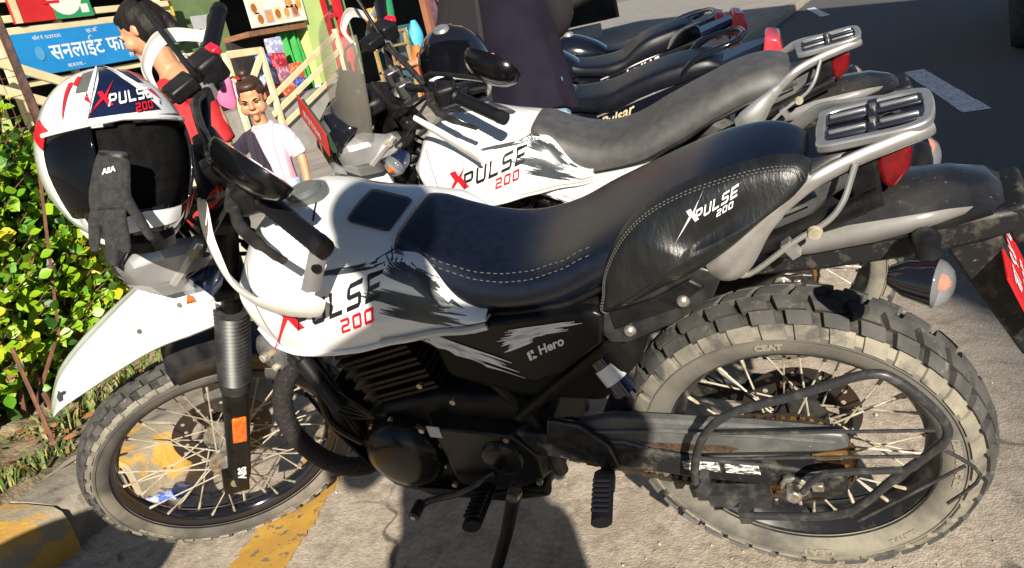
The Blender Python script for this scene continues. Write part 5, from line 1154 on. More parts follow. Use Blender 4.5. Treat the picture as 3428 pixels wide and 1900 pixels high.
disc(sg_, -.70, .21, .055, .07, 'emblem', mat('emblem_blue', (.08, .3, .55), rough=.5))
# posters above the sign
nb = board('noodle_poster', 'red and green noodle bowl poster above the blue sign', -5.72, -4.75, 2.20, 2.75, mat('poster_red', (.55, .02, .02), (.48, .015, .02), 3, rough=.5), 7.74)
rect(nb, .0, .485, .0, .22, 'green_area', mat('poster_green', (.02, .26, .10), rough=.5)); disc(nb, .17, .27, .23, .24, 'bowl', PAPER, .022); disc(nb, .19, .33, .14, .10, 'noodles', mat('noodle_red', (.5, .18, .1), (.65, .45, .3), 40, rough=.6), .024)
rect(nb, .34, .44, .04, .13, 'white_mark', PAPER, .023); rect(nb, -.485, -.40, 0, .55, 'cream_edge', CREAM, .023); rect(nb, -.1, .1, .16, .19, 'red_line', DECR, .0245)
yb = board('yellow_board', 'small yellow board under the shop roof behind the woman', -7.18, -6.70, 2.06, 2.40, mat('board_yellow', (.70, .52, .06), (.62, .44, .05), 4, rough=.5), 8.0)
rect(yb, -.05, .12, .08, .16, 'print', mat('board_print', (.45, .42, .3), rough=.6)); rect(yb, -.2, .2, .24, .27, 'print', DECR)
gp_ = board('notice_paper', 'grey white paper notice taped to the dull green shop wall', -8.02, -7.68, 1.70, 2.12, mat('paper_grey', (.42, .43, .44), (.36, .37, .38), 6, rough=.8), 8.22, 'notice', .006)
vs, fs = text_mesh('५२', .16, .004, 0, align='CENTER'); onb(gp_, [(-.005, -v.x, v.y + .15) for v in vs], fs, 'lettering', DECG, 0)
# railings: horizontal run under and over the sign, sloping stair rails
def railing(label, bars, posts, base):
    r = empty('railing', label, 'railing', Matrix.Translation(base)); iv = r.matrix_world.inverted()
    for (a, b, h) in bars:
        a = Vector(a); b = Vector(b); q = MB(); d = (b - a).normalized(); s_ = Vector((1, 0, 0)) * h * .4; u_ = d.cross(Vector((1, 0, 0))).normalized() * h
        q.add([iv @ p_ for p_ in (a - s_ - u_, a + s_ - u_, a + s_ + u_, a - s_ + u_, b - s_ - u_, b + s_ - u_, b + s_ + u_, b - s_ + u_)], [(0, 1, 2, 3), (7, 6, 5, 4), (0, 4, 5, 1), (1, 5, 6, 2), (2, 6, 7, 3), (3, 7, 4, 0)]); q.build('rail', CREAM, r, bev=.006)
    for (p_, z0, z1) in posts:
        q = MB(); q.box(iv @ Vector((p_[0], p_[1], (z0 + z1) / 2)), (.06, .07, z1 - z0)); q.build('post', CREAM, r, bev=.006)
    return r
railing('cream railing running level above and below the blue pharmacy sign', [((7.78, -4.3, 2.14), (7.78, -6.9, 2.14), .035), ((7.78, -4.3, 2.26), (7.78, -6.9, 2.25), .035), ((7.78, -4.3, 2.45), (7.78, -6.9, 2.44), .03), ((7.78, -4.0, 1.62), (7.78, -7.2, 1.62), .03), ((7.78, -4.0, 1.20), (7.78, -7.2, 1.20), .03)], [((7.80, -4.55), .86, 2.5), ((7.80, -6.75), .86, 2.5), ((7.8, -5.3), .86, 2.2)], (7.78, -5.5, .86))
railing('cream handrails sloping down the stairs left of the blue sign', [((7.3, -3.6, 2.05), (7.3, -4.95, 1.44), .045), ((7.3, -3.4, 1.86), (7.3, -4.75, 1.26), .045)], [((7.3, -3.7), .1, 2.05), ((7.3, -4.95), .1, 1.5)], (7.3, -4.3, .14))
railing('cream handrails sloping up the stairs to the light green pillar', [((7.3, -7.55, .86), (7.3, -9.45, 1.53), .038), ((7.3, -7.6, .69), (7.3, -9.45, 1.30), .038), ((7.3, -7.7, .51), (7.3, -9.2, .98), .035), ((7.3, -7.1, 1.52), (7.3, -7.74, 1.50), .045), ((7.3, -7.1, .90), (7.3, -7.72, 1.46), .045)], [((7.3, -7.72), .14, 1.53), ((7.3, -7.05), .14, 1.55), ((7.3, -9.45), .14, 1.60)], (7.3, -8.3, .14))
# goods and furniture by the doors
def crate_stack(name, label, cat, y0, y1, z0, z1, m, x=8.35): r = empty(name, label, cat, Matrix.Translation((x, (y0 + y1) / 2, z0))); return r
r = crate_stack('cabinet', 'teal steel cabinet with glass doors in the dark shop front', 'cabinet', -12.75, -13.7, .5, 1.52, None)
TEAL = mat('cabinet_teal', (.035, .12, .14), (.05, .15, .17), 3, rough=.4)
q = MB(); q.box((.25, 0, .51), (.5, .95, 1.02)); q.build('body', TEAL, r, bev=.01)
for k in (-1, 1):
    q = MB(); q.box((-.012, k * .23, .52), (.02, .42, .9)); q.build('door', mat('cabinet_glass', (.06, .12, .13), rough=.15), r, bev=.006); q = MB(); q.tube([(-.03, k * .05, .5), (-.03, k * .05, .62)], .01, 6); q.build('handle', STEEL, r)
r = empty('doorway_frame', 'brown wooden door frame with patterned panel right of the teal cabinet', 'door', Matrix.Translation((8.05, -14.2, .5)))
BRW = mat('door_brown', (.26, .10, .055), (.2, .075, .04), 4, rough=.7)
for y in (.55, -.55): q = MB(); q.box((0, y, 1.2), (.12, .16, 2.4)); q.build('jamb', BRW, r)
q = MB(); q.box((.1, 0, 1.2), (.04, 1.0, 2.4)); q.build('panel', mat('door_panel', (.10, .05, .045), (.2, .1, .16), 7, rough=.6), r)
q = MB(); q.tube(spl([(-.1, .30, 2.3), (-.1, .22, 1.6), (-.1, .05, 1.25), (-.1, -.15, 1.5), (-.1, -.2, 2.3)], 5), .045, 8); q.build('yellow_garland', mat('garland', (.50, .36, .06), (.36, .24, .05), 12, rough=.8), r)
r = empty('wooden_rack', 'pale wooden display rack standing before the dark doorway', 'rack', Matrix.Translation((7.9, -12.1, .14)))
WD = mat('rack_wood', (.36, .26, .11), (.26, .18, .08), 10, rough=.7)
for x in (0, .3):
    for y in (.3, -.3): q = MB(); q.box((x, y, .65), (.05, .06, 1.3)); q.build('leg', WD, r)
for z in (.25, .65, 1.05, 1.28): q = MB(); q.box((.15, 0, z), (.36, .66, .04)); q.build('shelf', WD, r)
for (nm, lb, ct, y, z, m, sh) in (('sky_blue_bag', 'sky blue plastic bag hanging beside the wooden rack', 'bag', -12.62, 1.28, mat('bag_sky', (.08, .42, .62), rough=.5), (.10, .16, .26)), ('orange_sack', 'orange cloth bundle beside the wooden display rack', 'bundle', -12.50, .62, mat('sack_orange', (.65, .16, .03), (.5, .1, .02), 6, rough=.8), (.14, .12, .5)), ('orange_ball', 'round orange ball hanging by the light green pillar', 'ball', -11.30, 1.70, mat('ball_orange', (.75, .25, .04), rough=.5), (.12, .12, .15)), ('green_cloth', 'green cloth hanging in the dark doorway', 'cloth', -11.9, 1.98, mat('cloth_green', (.02, .28, .12), rough=.7), (.05, .16, .5))):
    q = MB(); rings = []
    for i in range(9):
        t = i / 8; k = math.sin(math.pi * (.06 + .88 * t)) ** .6; rings.append([Vector((sh[0] * k * math.cos(a) * (1 + .12 * math.sin(a * 3 + i)), sh[1] * k * math.sin(a) * (1 + .1 * math.sin(a * 4 + i)), (t - .5) * sh[2] * 2)) for a in [j * math.pi / 7 for j in range(14)]])
    q.loft(rings); o = q.build(nm, m); o.location = (7.8, y, z); tag(o, lb, ct)
# stacked snack packets and drinks at the foot of the stairs
cols = [(.35, .02, .04), (.28, .30, .42), (.04, .07, .3), (.4, .09, .04), (.32, .14, .2)]; k = 0
for (y, z0, n_) in ((-8.10, .86, 3), (-8.42, .86, 4), (-8.72, .86, 2), (-8.30, .6, 0)):
    for i in range(n_):
        q = MB(); rings = []
        for t in range(7):
            u_ = t / 6; w_ = .14 * (1 if 0 < t < 6 else 1.02); d_ = .018 * math.sin(math.pi * u_) ** .5 + .003; rings.append([Vector((d_, -w_, u_ * .22)), Vector((d_ * 1.3, 0, u_ * .22)), Vector((d_, w_, u_ * .22)), Vector((-d_, w_, u_ * .22)), Vector((-d_ * 1.3, 0, u_ * .22)), Vector((-d_, -w_, u_ * .22))])
        q.loft(rings); c_ = cols[k % 5]; o = q.build('snack_packet', mat('packet_%d' % (k % 5), c_, tuple(min(1, x * 1.8 + .1) for x in c_), 14, rough=.3, lo=.5, hi=.56)); o.location = (7.62, y, z0 - .02 + i * .19 + .02); o.rotation_euler = (0, 0, random.uniform(-.2, .2)); k += 1
        tag(o, '%s snack packet, %s of the %s stack by the stair rail' % (('dark red', 'pale grey blue', 'deep blue', 'orange red', 'dusky pink')[(k - 1) % 5], ('lowest', 'second', 'third', 'topmost')[i], {-8.10: 'left', -8.42: 'middle', -8.72: 'right'}[y]), 'packet', 'snack packets by the stairs')
# ------------------------------------------------------------------ people
SKIN = mat('skin_warm', (.55, .27, .15), (.50, .24, .13), 12, rough=.5, sss=.15); HAIR = mat('hair_black', (.006, .005, .005), (.012, .009, .008), 60, rough=.55, stretch=(1, 1, .2), spec=.25, bump=.004, bscale=90)
def remesh(o, vox, it=3, fac=.5):
    m = o.modifiers.new('r', 'REMESH'); m.mode = 'VOXEL'; m.voxel_size = vox; m.use_smooth_shade = True
    m = o.modifiers.new('s', 'SMOOTH'); m.iterations = it; m.factor = fac; return o
def ell(q, c, r, rot=None, n=14, m_=10):
    vs = []; fs = []
    for i in range(m_ + 1):
        ph = math.pi * i / m_
        for j in range(n):
            v = Vector((r[0] * math.sin(ph) * math.cos(2 * math.pi * j / n), r[1] * math.sin(ph) * math.sin(2 * math.pi * j / n), r[2] * math.cos(ph)))
            vs.append(Vector(c) + (rot @ v if rot is not None else v))
    for i in range(m_):
        for j in range(n): fs.append((i * n + j, i * n + (j + 1) % n, (i + 1) * n + (j + 1) % n, (i + 1) * n + j))
    q.add(vs, fs)
def head(q, c, h, R3):
    """head with brow, nose, lips, chin, ears; face looks along local +y"""
    T = lambda v: Vector(c) + R3 @ (Vector(v) * h)
    E_ = lambda v, r: ell(q, T(v), (r[0] * h, r[1] * h, r[2] * h), R3)
    E_((0, -.06, .12), (.345, .41, .40)); E_((0, .03, -.12), (.285, .33, .36)); E_((0, .10, -.30), (.17, .20, .17)); E_((0, .30, -.40), (.09, .09, .08))
    E_((0, .355, -.05), (.055, .09, .13)); E_((0, .425, -.10), (.065, .06, .05)); E_((.055, .40, -.115), (.035, .04, .03)); E_((-.055, .40, -.115), (.035, .04, .03))
    E_((0, .345, -.245), (.11, .055, .028)); E_((0, .335, -.285), (.095, .055, .032))
    for s_ in (1, -1): E_((s_ * .15, .315, .06), (.12, .06, .035)); E_((s_ * .18, .24, -.13), (.12, .12, .13)); E_((s_ * .345, -.06, -.03), (.03, .08, .12))
def face_bits(root, c, h, R3, hair_fn=None):
    T = lambda v: Vector(c) + R3 @ (Vector(v) * h)
    for s_ in (1, -1):
        q = MB(); ell(q, T((s_ * .145, .335, -.005)), (.052 * h, .03 * h, .026 * h), R3, 10, 6); q.build('eye', mat('eye_dark', (.03, .02, .015), rough=.2), root)
        q = MB(); q.tube([T((s_ * .07, .40, .075)), T((s_ * .15, .385, .10)), T((s_ * .23, .33, .075))], [.012 * h, .016 * h, .008 * h], 6); q.build('eyebrow', HAIR, root)
    q = MB(); q.tube([T((-.085, .375, -.262)), T((0, .395, -.258)), T((.085, .375, -.262))], [.012 * h, .026 * h, .012 * h], 8, flat=(1, .7)); q.build('lips', mat('lips', (.42, .10, .08), rough=.4), root)
def hand(q, wrist, d, up, s=1., curl=.5):
    """palm and five bent fingers; d along the hand, up = back of the hand"""
    d = Vector(d).normalized(); up = Vector(up); up = (up - d * up.dot(d)).normalized(); sd = d.cross(up); w = Vector(wrist)
    q.tube([w, w + d * .04 * s, w + d * .085 * s], [.024 * s, .034 * s, .033 * s], 10, flat=(1.15, .5))
    for i, (o_, L) in enumerate(((-.026, .066), (-.009, .076), (.009, .072), (.025, .056))):
        b = w + d * .08 * s + sd * o_ * s; p1 = b + d * L * .45 * s - up * .008 * curl * s; p2 = p1 + (d * (1 - curl * .5) - up * curl).normalized() * L * .33 * s; p3 = p2 + (d * (1 - curl) - up * curl * 1.3).normalized() * L * .25 * s
        q.tube([b, p1, p2, p3], [.0095 * s, .0088 * s, .008 * s, .0065 * s], 8)
    b = w + d * .025 * s - sd * .026 * s; q.tube([b, b + (d - sd * .9).normalized() * .04 * s, b + (d * 1.4 - sd * .8).normalized() * .075 * s], [.0125 * s, .0105 * s, .008 * s], 8)
def limb(q, pts, rs, n=5, seg=12): P = spl([Vector(p) for p in pts], n); m = len(P) - 1; k = len(rs) - 1; q.tube(P, [rs[min(k, int(i / m * k))] + (rs[min(k, int(i / m * k) + 1)] - rs[min(k, int(i / m * k))]) * (i / m * k - int(i / m * k)) for i in range(m + 1)], seg)

# ---- woman in red (faces left in the picture, looks down); local frame: +y faces, x to her right
wf = Vector((.50, .87, 0)).normalized(); woman = empty('person', 'woman in a red top with tied black hair looking down beside the child', 'person', frame((2.66, -1.385, .10), wf))
def WL(x, y, z): return Vector((x, y, z))
hR = Matrix.Rotation(-.75, 3, 'Z') @ Matrix.Rotation(-.36, 3, 'X'); hcn = WL(.03, .06, 1.365)
q = MB(); head(q, hcn, .232, hR); limb(q, [(0, -.02, 1.12), (0, .01, 1.20), (0, .035, 1.30)], [.062, .052, .055])
limb(q, [(0, .0, .80), (0, -.01, .95), (0, -.02, 1.12)], [.115, .12, .10]); q.tube([(-.17, -.02, 1.10), (0, -.01, 1.14), (.17, -.02, 1.10)], [.05, .075, .05], 12)
for s_ in (1, -1):
    limb(q, [(s_ * .085, 0, .80), (s_ * .09, .02, .45), (s_ * .09, -.01, .06)], [.085, .06, .038]); limb(q, [(s_ * .09, -.02, .05), (s_ * .09, .08, .03), (s_ * .09, .15, .02)], [.035, .03, .02])
limb(q, [(.18, -.02, 1.10), (.23, -.05, .86), (.21, .06, .66)], [.045, .036, .026]); hand(q, (.21, .06, .66), (0, .3, -1), (1, 0, 0), .95)
limb(q, [(-.18, -.02, 1.10), (-.24, -.06, .88), (-.20, .02, .70)], [.045, .036, .026]); hand(q, (-.20, .02, .70), (.1, .3, -1), (-1, 0, 0), .95)
remesh(q.build('body', SKIN, woman), .0075); face_bits(woman, hcn, .232, hR)
q = MB(); T = lambda v: hcn + hR @ (Vector(v) * .232)
ell(q, T((0, -.10, .17)), (.375 * .232, .42 * .232, .40 * .232), hR); ell(q, T((0, -.24, -.04)), (.40 * .232, .36 * .232, .46 * .232), hR); ell(q, T((0, .10, .34)), (.27 * .232, .24 * .232, .14 * .232), hR); ell(q, T((0, -.50, -.08)), (.16 * .232, .16 * .232, .15 * .232), hR); limb(q, [T((0, -.48, -.10)), T((.02, -.55, -.35)), T((.03, -.50, -.62))], [.032, .028, .012])
remesh(q.build('hair', HAIR, woman), .007, 2)
q = MB(); limb(q, [(0, .0, .52), (0, 0, .80), (0, -.01, .95), (0, -.02, 1.10), (0, -.02, 1.155)], [.165, .14, .138, .128, .085]); q.tube([(-.19, -.02, 1.085), (0, -.02, 1.11), (.19, -.02, 1.085)], [.06, .09, .06], 12)
for s_ in (1, -1): limb(q, [(s_ * .18, -.02, 1.10), (s_ * .225, -.04, .92), (s_ * .235, -.05, .84)], [.062, .055, .056])
remesh(q.build('red_top', mat('cloth_red', (.42, .012, .018), (.34, .008, .012), 9, rough=.75, bump=.004, bscale=14), woman), .009, 3)
q = MB(); 
for s_ in (1, -1): limb(q, [(s_ * .085, 0, .82), (s_ * .095, .02, .45), (s_ * .095, 0, .10)], [.11, .085, .075])
remesh(q.build('trousers', mat('cloth_cream', (.5, .46, .38), rough=.8), woman), .01)
# ---- pink school bag on her back shoulder
bg_ = empty('school_bag', 'pink and red school backpack hanging between the woman and the child', 'bag', frame(px(548, 210, 4.4), (.45, .89, 0)) @ Matrix.Scale(.8, 4))
PK = mat('bag_pink', (.72, .22, .42), (.62, .14, .3), 6, rough=.6); q = MB(); rings = []
for z, w_, d_ in ((-.17, .09, .05), (-.14, .105, .062), (0, .11, .07), (.10, .10, .062), (.15, .07, .042), (.165, .03, .02)): rings.append([Vector((w_ * math.copysign(abs(math.cos(a)) ** .6, math.cos(a)), d_ * math.copysign(abs(math.sin(a)) ** .6, math.sin(a)), z)) for a in [k * math.pi / 10 for k in range(20)]])
q.loft(rings); q.build('body', PK, bg_)
q = MB(); q.box((0, -.07, -.06), (.15, .035, .12)); q.build('front_pocket', mat('bag_pocket', (.62, .62, .75), (.75, .3, .5), 9, rough=.5), bg_, bev=.02)
q = MB(); q.tube(spl([(.08, .08, .17), (.09, .12, .22), (.09, .16, .12), (.09, .14, -.06), (.08, .09, -.16)], 5), .016, 8, flat=(1, .35)); q.build('strap', mat('strap_white', (.65, .55, .68), rough=.6), bg_)
q = MB(); q.tube([(-.13, -.09, .0), (0, -.108, .02), (.13, -.09, .0)], .008, 6); q.build('zip', DECR, bg_)
# ---- small child facing the camera
cf = Vector((-.30, .95, 0)).normalized(); child = empty('person', 'small child in a white and pink striped shirt reaching an arm to the woman', 'person', frame((2.83, -2.05, .14), cf) @ Matrix.Diagonal((.93, .93, .985, 1)))
hcn = Vector((0, .03, .950)); hR = Matrix.Rotation(-.28, 3, 'X') @ Matrix.Rotation(.20, 3, 'Z') @ Matrix.Rotation(-.06, 3, 'Y'); H = .212
q = MB(); head(q, hcn, H, hR); TT = lambda v: hcn + hR @ (Vector(v) * H)
for s_ in (1, -1): ell(q, TT((s_ * .19, .20, -.17)), (.15 * H, .15 * H, .15 * H), hR)
limb(q, [(0, 0, .78), (0, .01, .84), (0, .02, .90)], [.045, .038, .042]); limb(q, [(0, 0, .48), (0, .01, .62), (0, 0, .78)], [.085, .092, .07])
for s_ in (1, -1): limb(q, [(s_ * .05, 0, .5), (s_ * .055, .01, .28), (s_ * .055, -.01, .05)], [.06, .042, .03]); limb(q, [(s_ * .055, -.01, .04), (s_ * .055, .05, .025), (s_ * .055, .10, .018)], [.026, .024, .016])
limb(q, [(.10, 0, .75), (.19, .02, .70), (.30, .06, .715)], [.034, .029, .020]); hand(q, (.30, .06, .715), (1, .15, .1), (0, .2, 1), .62, .4)
limb(q, [(-.10, 0, .75), (-.165, .0, .62), (-.185, .06, .47)], [.034, .028, .020]); hand(q, (-.185, .06, .47), (-.1, .35, -1), (-1, 0, 0), .62)
remesh(q.build('body', SKIN, child), .006); face_bits(child, hcn, H, hR)
q = MB(); T = lambda v: hcn + hR @ (Vector(v) * H); ell(q, T((0, -.10, .18)), (.385 * H, .42 * H, .38 * H), hR); ell(q, T((0, -.2, .02)), (.37 * H, .34 * H, .36 * H), hR); ell(q, T((0, .12, .36)), (.27 * H, .22 * H, .13 * H), hR); ell(q, T((.03, -.08, .62)), (.13 * H, .13 * H, .12 * H), hR)
remesh(q.build('hair', mat('hair_brown', (.03, .015, .01), (.05, .025, .015), 50, rough=.45), child), .006, 2)
def stripes(name, cs, sc):
    m = bpy.data.materials.new(name); m.use_nodes = True; n = m.node_tree.nodes; l = m.node_tree.links; tc = n.new('ShaderNodeTexCoord'); w_ = n.new('ShaderNodeTexWave'); w_.bands_direction = 'X'; w_.inputs['Scale'].default_value = sc; w_.inputs['Distortion'].default_value = .6; w_.inputs['Detail Scale'].default_value = 2
    r = n.new('ShaderNodeValToRGB'); e = r.color_ramp.elements
    while len(e) < len(cs): e.new(.5)
    for k_, (p_, c_) in zip(e, cs): k_.position = p_; k_.color = (*c_, 1)
    l.new(tc.outputs['Object'], w_.inputs[0]); l.new(w_.outputs['Fac'], r.inputs[0]); l.new(r.outputs[0], n['Principled BSDF'].inputs['Base Color']); n['Principled BSDF'].inputs['Roughness'].default_value = .8; return m
q = MB(); limb(q, [(0, 0, .44), (0, .01, .56), (0, .01, .70), (0, 0, .785), (0, .005, .815)], [.112, .108, .106, .085, .048]); q.tube([(-.115, 0, .745), (0, 0, .765), (.115, 0, .745)], [.045, .06, .045], 10)
limb(q, [(.10, 0, .75), (.155, .01, .715), (.195, .02, .70)], [.046, .045, .044]); limb(q, [(-.10, 0, .75), (-.145, 0, .68), (-.165, .0, .615)], [.046, .045, .046])
remesh(q.build('shirt', stripes('shirt_stripe', [(0, (.62, .34, .45)), (.35, (.66, .52, .58)), (.7, (.66, .60, .64)), (1, (.48, .52, .66))], 9), child), .007)
q = MB(); q.tube([(-.05, .02, .80), (-.02, .055, .805), (.02, .055, .805), (.05, .02, .80)], .012, 6, flat=(1, .6)); q.build('collar', PAPER, child)
q = MB()
for s_ in (1, -1): limb(q, [(s_ * .05, 0, .50), (s_ * .06, .01, .30), (s_ * .06, 0, .10)], [.075, .06, .05])
remesh(q.build('trousers', mat('cloth_paleblue', (.38, .45, .68), (.44, .5, .72), 8, rough=.8), child), .008)
# ---- person in the long dark coat between the second and third motorcycles
kf = Vector((.2, .98, 0)).normalized(); coat = empty('person', 'person in a long dark purple coat and jeans standing behind the second motorcycle', 'person', frame((1.15, -1.58, 0), kf))
hcn = Vector((0, .03, 1.58)); hR = Matrix.Rotation(-.1, 3, 'X')
q = MB(); head(q, hcn, .235, hR); limb(q, [(0, -.01, 1.36), (0, .0, 1.44), (0, .02, 1.52)], [.065, .055, .058]); limb(q, [(0, 0, .92), (0, 0, 1.12), (0, -.01, 1.36)], [.13, .14, .11]); q.tube([(-.19, 0, 1.35), (0, 0, 1.38), (.19, 0, 1.35)], [.055, .08, .055], 12)
for s_ in (1, -1): limb(q, [(s_ * .09, 0, .9), (s_ * .10, .02, .5), (s_ * .10, 0, .08)], [.09, .062, .04]); limb(q, [(s_ * .10, -.02, .05), (s_ * .10, .09, .03), (s_ * .10, .18, .02)], [.038, .034, .022])
limb(q, [(.20, 0, 1.34), (.30, .0, 1.14), (.355, .12, 1.085)], [.05, .04, .028]); hand(q, (.355, .12, 1.085), (.75, .5, -.05), (0, 0, 1), 1., .5)
limb(q, [(-.20, 0, 1.34), (-.19, -.08, 1.14), (-.04, -.10, 1.05)], [.05, .04, .028]); hand(q, (-.04, -.10, 1.05), (1, .1, -.1), (-1, 0, 0), 1.)
remesh(q.build('body', SKIN, coat), .0085); face_bits(coat, hcn, .235, hR)
q = MB(); T = lambda v: hcn + hR @ (Vector(v) * .235); ell(q, T((0, -.10, .18)), (.385 * .235, .43 * .235, .40 * .235), hR); ell(q, T((0, -.22, 0)), (.37 * .235, .34 * .235, .42 * .235), hR); remesh(q.build('hair', HAIR, coat), .008, 2)
q = MB(); P = [];
for z, rx, ry in ((.80, .215, .165), (.84, .212, .16), (1.0, .20, .15), (1.15, .19, .142), (1.28, .195, .138), (1.37, .16, .11), (1.41, .08, .075)): P.append([Vector((rx * math.cos(a) * (1 + .09 * math.sin(a * 7 + z * 2) * (1.45 - z)), ry * math.sin(a) * (1 + .14 * math.sin(a * 5 + 1 + z * 3) * (1.45 - z)), z + (.02 * math.sin(a * 3) if z < .82 else 0))) for a in [k * math.pi / 24 for k in range(48)]])
q.loft([[g for g in r_] for r_ in P], cap=False)
q.build('coat', mat('coat_purple', (.007, .0055, .013), (.011, .009, .019), 5, rough=.9, spec=.2, bump=.004, bscale=12), coat, solid=.006, sub=1)
for s_, e in ((1, (.355, .12, 1.085)), (-1, (-.04, -.10, 1.05))):
    q = MB(); a = Vector((s_ * .195, 0, 1.34)); b = Vector((.30, 0, 1.14)) if s_ > 0 else Vector((-.19, -.08, 1.14)); e = Vector(e); limb(q, [a, b, b.lerp(e, .72)], [.066, .055, .042]); q.build('coat_sleeve', mat('coat_black', (.012, .01, .013), rough=.85), coat)
q = MB(); a = Vector((.30, 0, 1.14)); e = Vector((.355, .12, 1.085)); q.tube([a.lerp(e, .6), a.lerp(e, .98)], [.038, .036], 12); q.build('sweater_cuff', mat('cuff_maroon', (.16, .03, .035), rough=.85), coat)
q = MB(); q.prism([(-.03, 1.40), (.05, 1.40), (.20, 1.1), (.21, .79), (.03, .80), (.0, 1.1)], .150, .172); q.build('coat_front_panel', mat('coat_black', (.012, .01, .013), rough=.85), coat, bev=.01)
q = MB()
for s_ in (1, -1): limb(q, [(s_ * .09, 0, .92), (s_ * .105, .02, .5), (s_ * .105, 0, .07)], [.11, .085, .07])
remesh(q.build('jeans', mat('denim', (.10, .20, .33), (.16, .28, .42), 25, rough=.85), coat), .011)
# ---- the photographer, whose shadow falls across the front motorcycle
pc = Vector((CP.x, CP.y, 0)) + Vector((-.52, .855, 0)) * .46 + Vector((.855, .52, 0)) * .09; phf = Vector((.46, -.89, 0)).normalized()
pho = empty('person', 'photographer in dark clothes standing out of frame behind the viewpoint, casting the shadow', 'person', frame(pc, phf) @ Matrix.Scale(1.05, 4))
hcn = Vector((0, .02, 1.60)); hR = Matrix.Rotation(-.35, 3, 'X'); q = MB(); head(q, hcn, .24, hR); limb(q, [(0, -.02, 1.36), (0, 0, 1.44), (0, .01, 1.52)], [.07, .06, .062]); limb(q, [(0, 0, .9), (0, 0, 1.12), (0, -.01, 1.36)], [.14, .15, .12]); q.tube([(-.2, 0, 1.35), (0, 0, 1.38), (.2, 0, 1.35)], [.06, .085, .06], 12)
for s_ in (1, -1):
    limb(q, [(s_ * .10, 0, .9), (s_ * .11, .02, .5), (s_ * .12, 0, .08)], [.10, .07, .045]); limb(q, [(s_ * .12, -.02, .05), (s_ * .12, .09, .035), (s_ * .12, .20, .022)], [.042, .038, .024])
    limb(q, [(s_ * .21, 0, 1.34), (s_ * .30, .03, 1.12), (s_ * .16, .22, 1.13)], [.055, .045, .03]); hand(q, (s_ * .16, .22, 1.13), (-s_ * .7, .3, .2), (s_ * .3, .9, 0), 1., .6)
remesh(q.build('body', SKIN, pho), .010); face_bits(pho, hcn, .24, hR)
q = MB(); T = lambda v: hcn + hR @ (Vector(v) * .24); ell(q, T((0, -.10, .18)), (.40 * .24, .44 * .24, .41 * .24), hR); ell(q, T((0, -.22, 0)), (.38 * .24, .34 * .24, .38 * .24), hR); remesh(q.build('hair', HAIR, pho), .009, 2)
q = MB(); limb(q, [(0, 0, .84), (0, 0, 1.0), (0, 0, 1.2), (0, -.01, 1.36), (0, -.01, 1.42)], [.19, .185, .185, .15, .09]); q.tube([(-.21, 0, 1.335), (0, 0, 1.36), (.21, 0, 1.335)], [.07, .10, .07], 12)
for s_ in (1, -1): limb(q, [(s_ * .21, 0, 1.34), (s_ * .30, .03, 1.12), (s_ * .19, .19, 1.125)], [.075, .062, .05])
remesh(q.build('jacket', mat('jacket_dark', (.02, .022, .03), rough=.8), pho), .011)
q = MB()
for s_ in (1, -1): limb(q, [(s_ * .10, 0, .92), (s_ * .12, .02, .5), (s_ * .125, 0, .07)], [.125, .095, .08])
remesh(q.build('trousers', mat('trouser_dark', (.025, .025, .03), rough=.85), pho), .012)
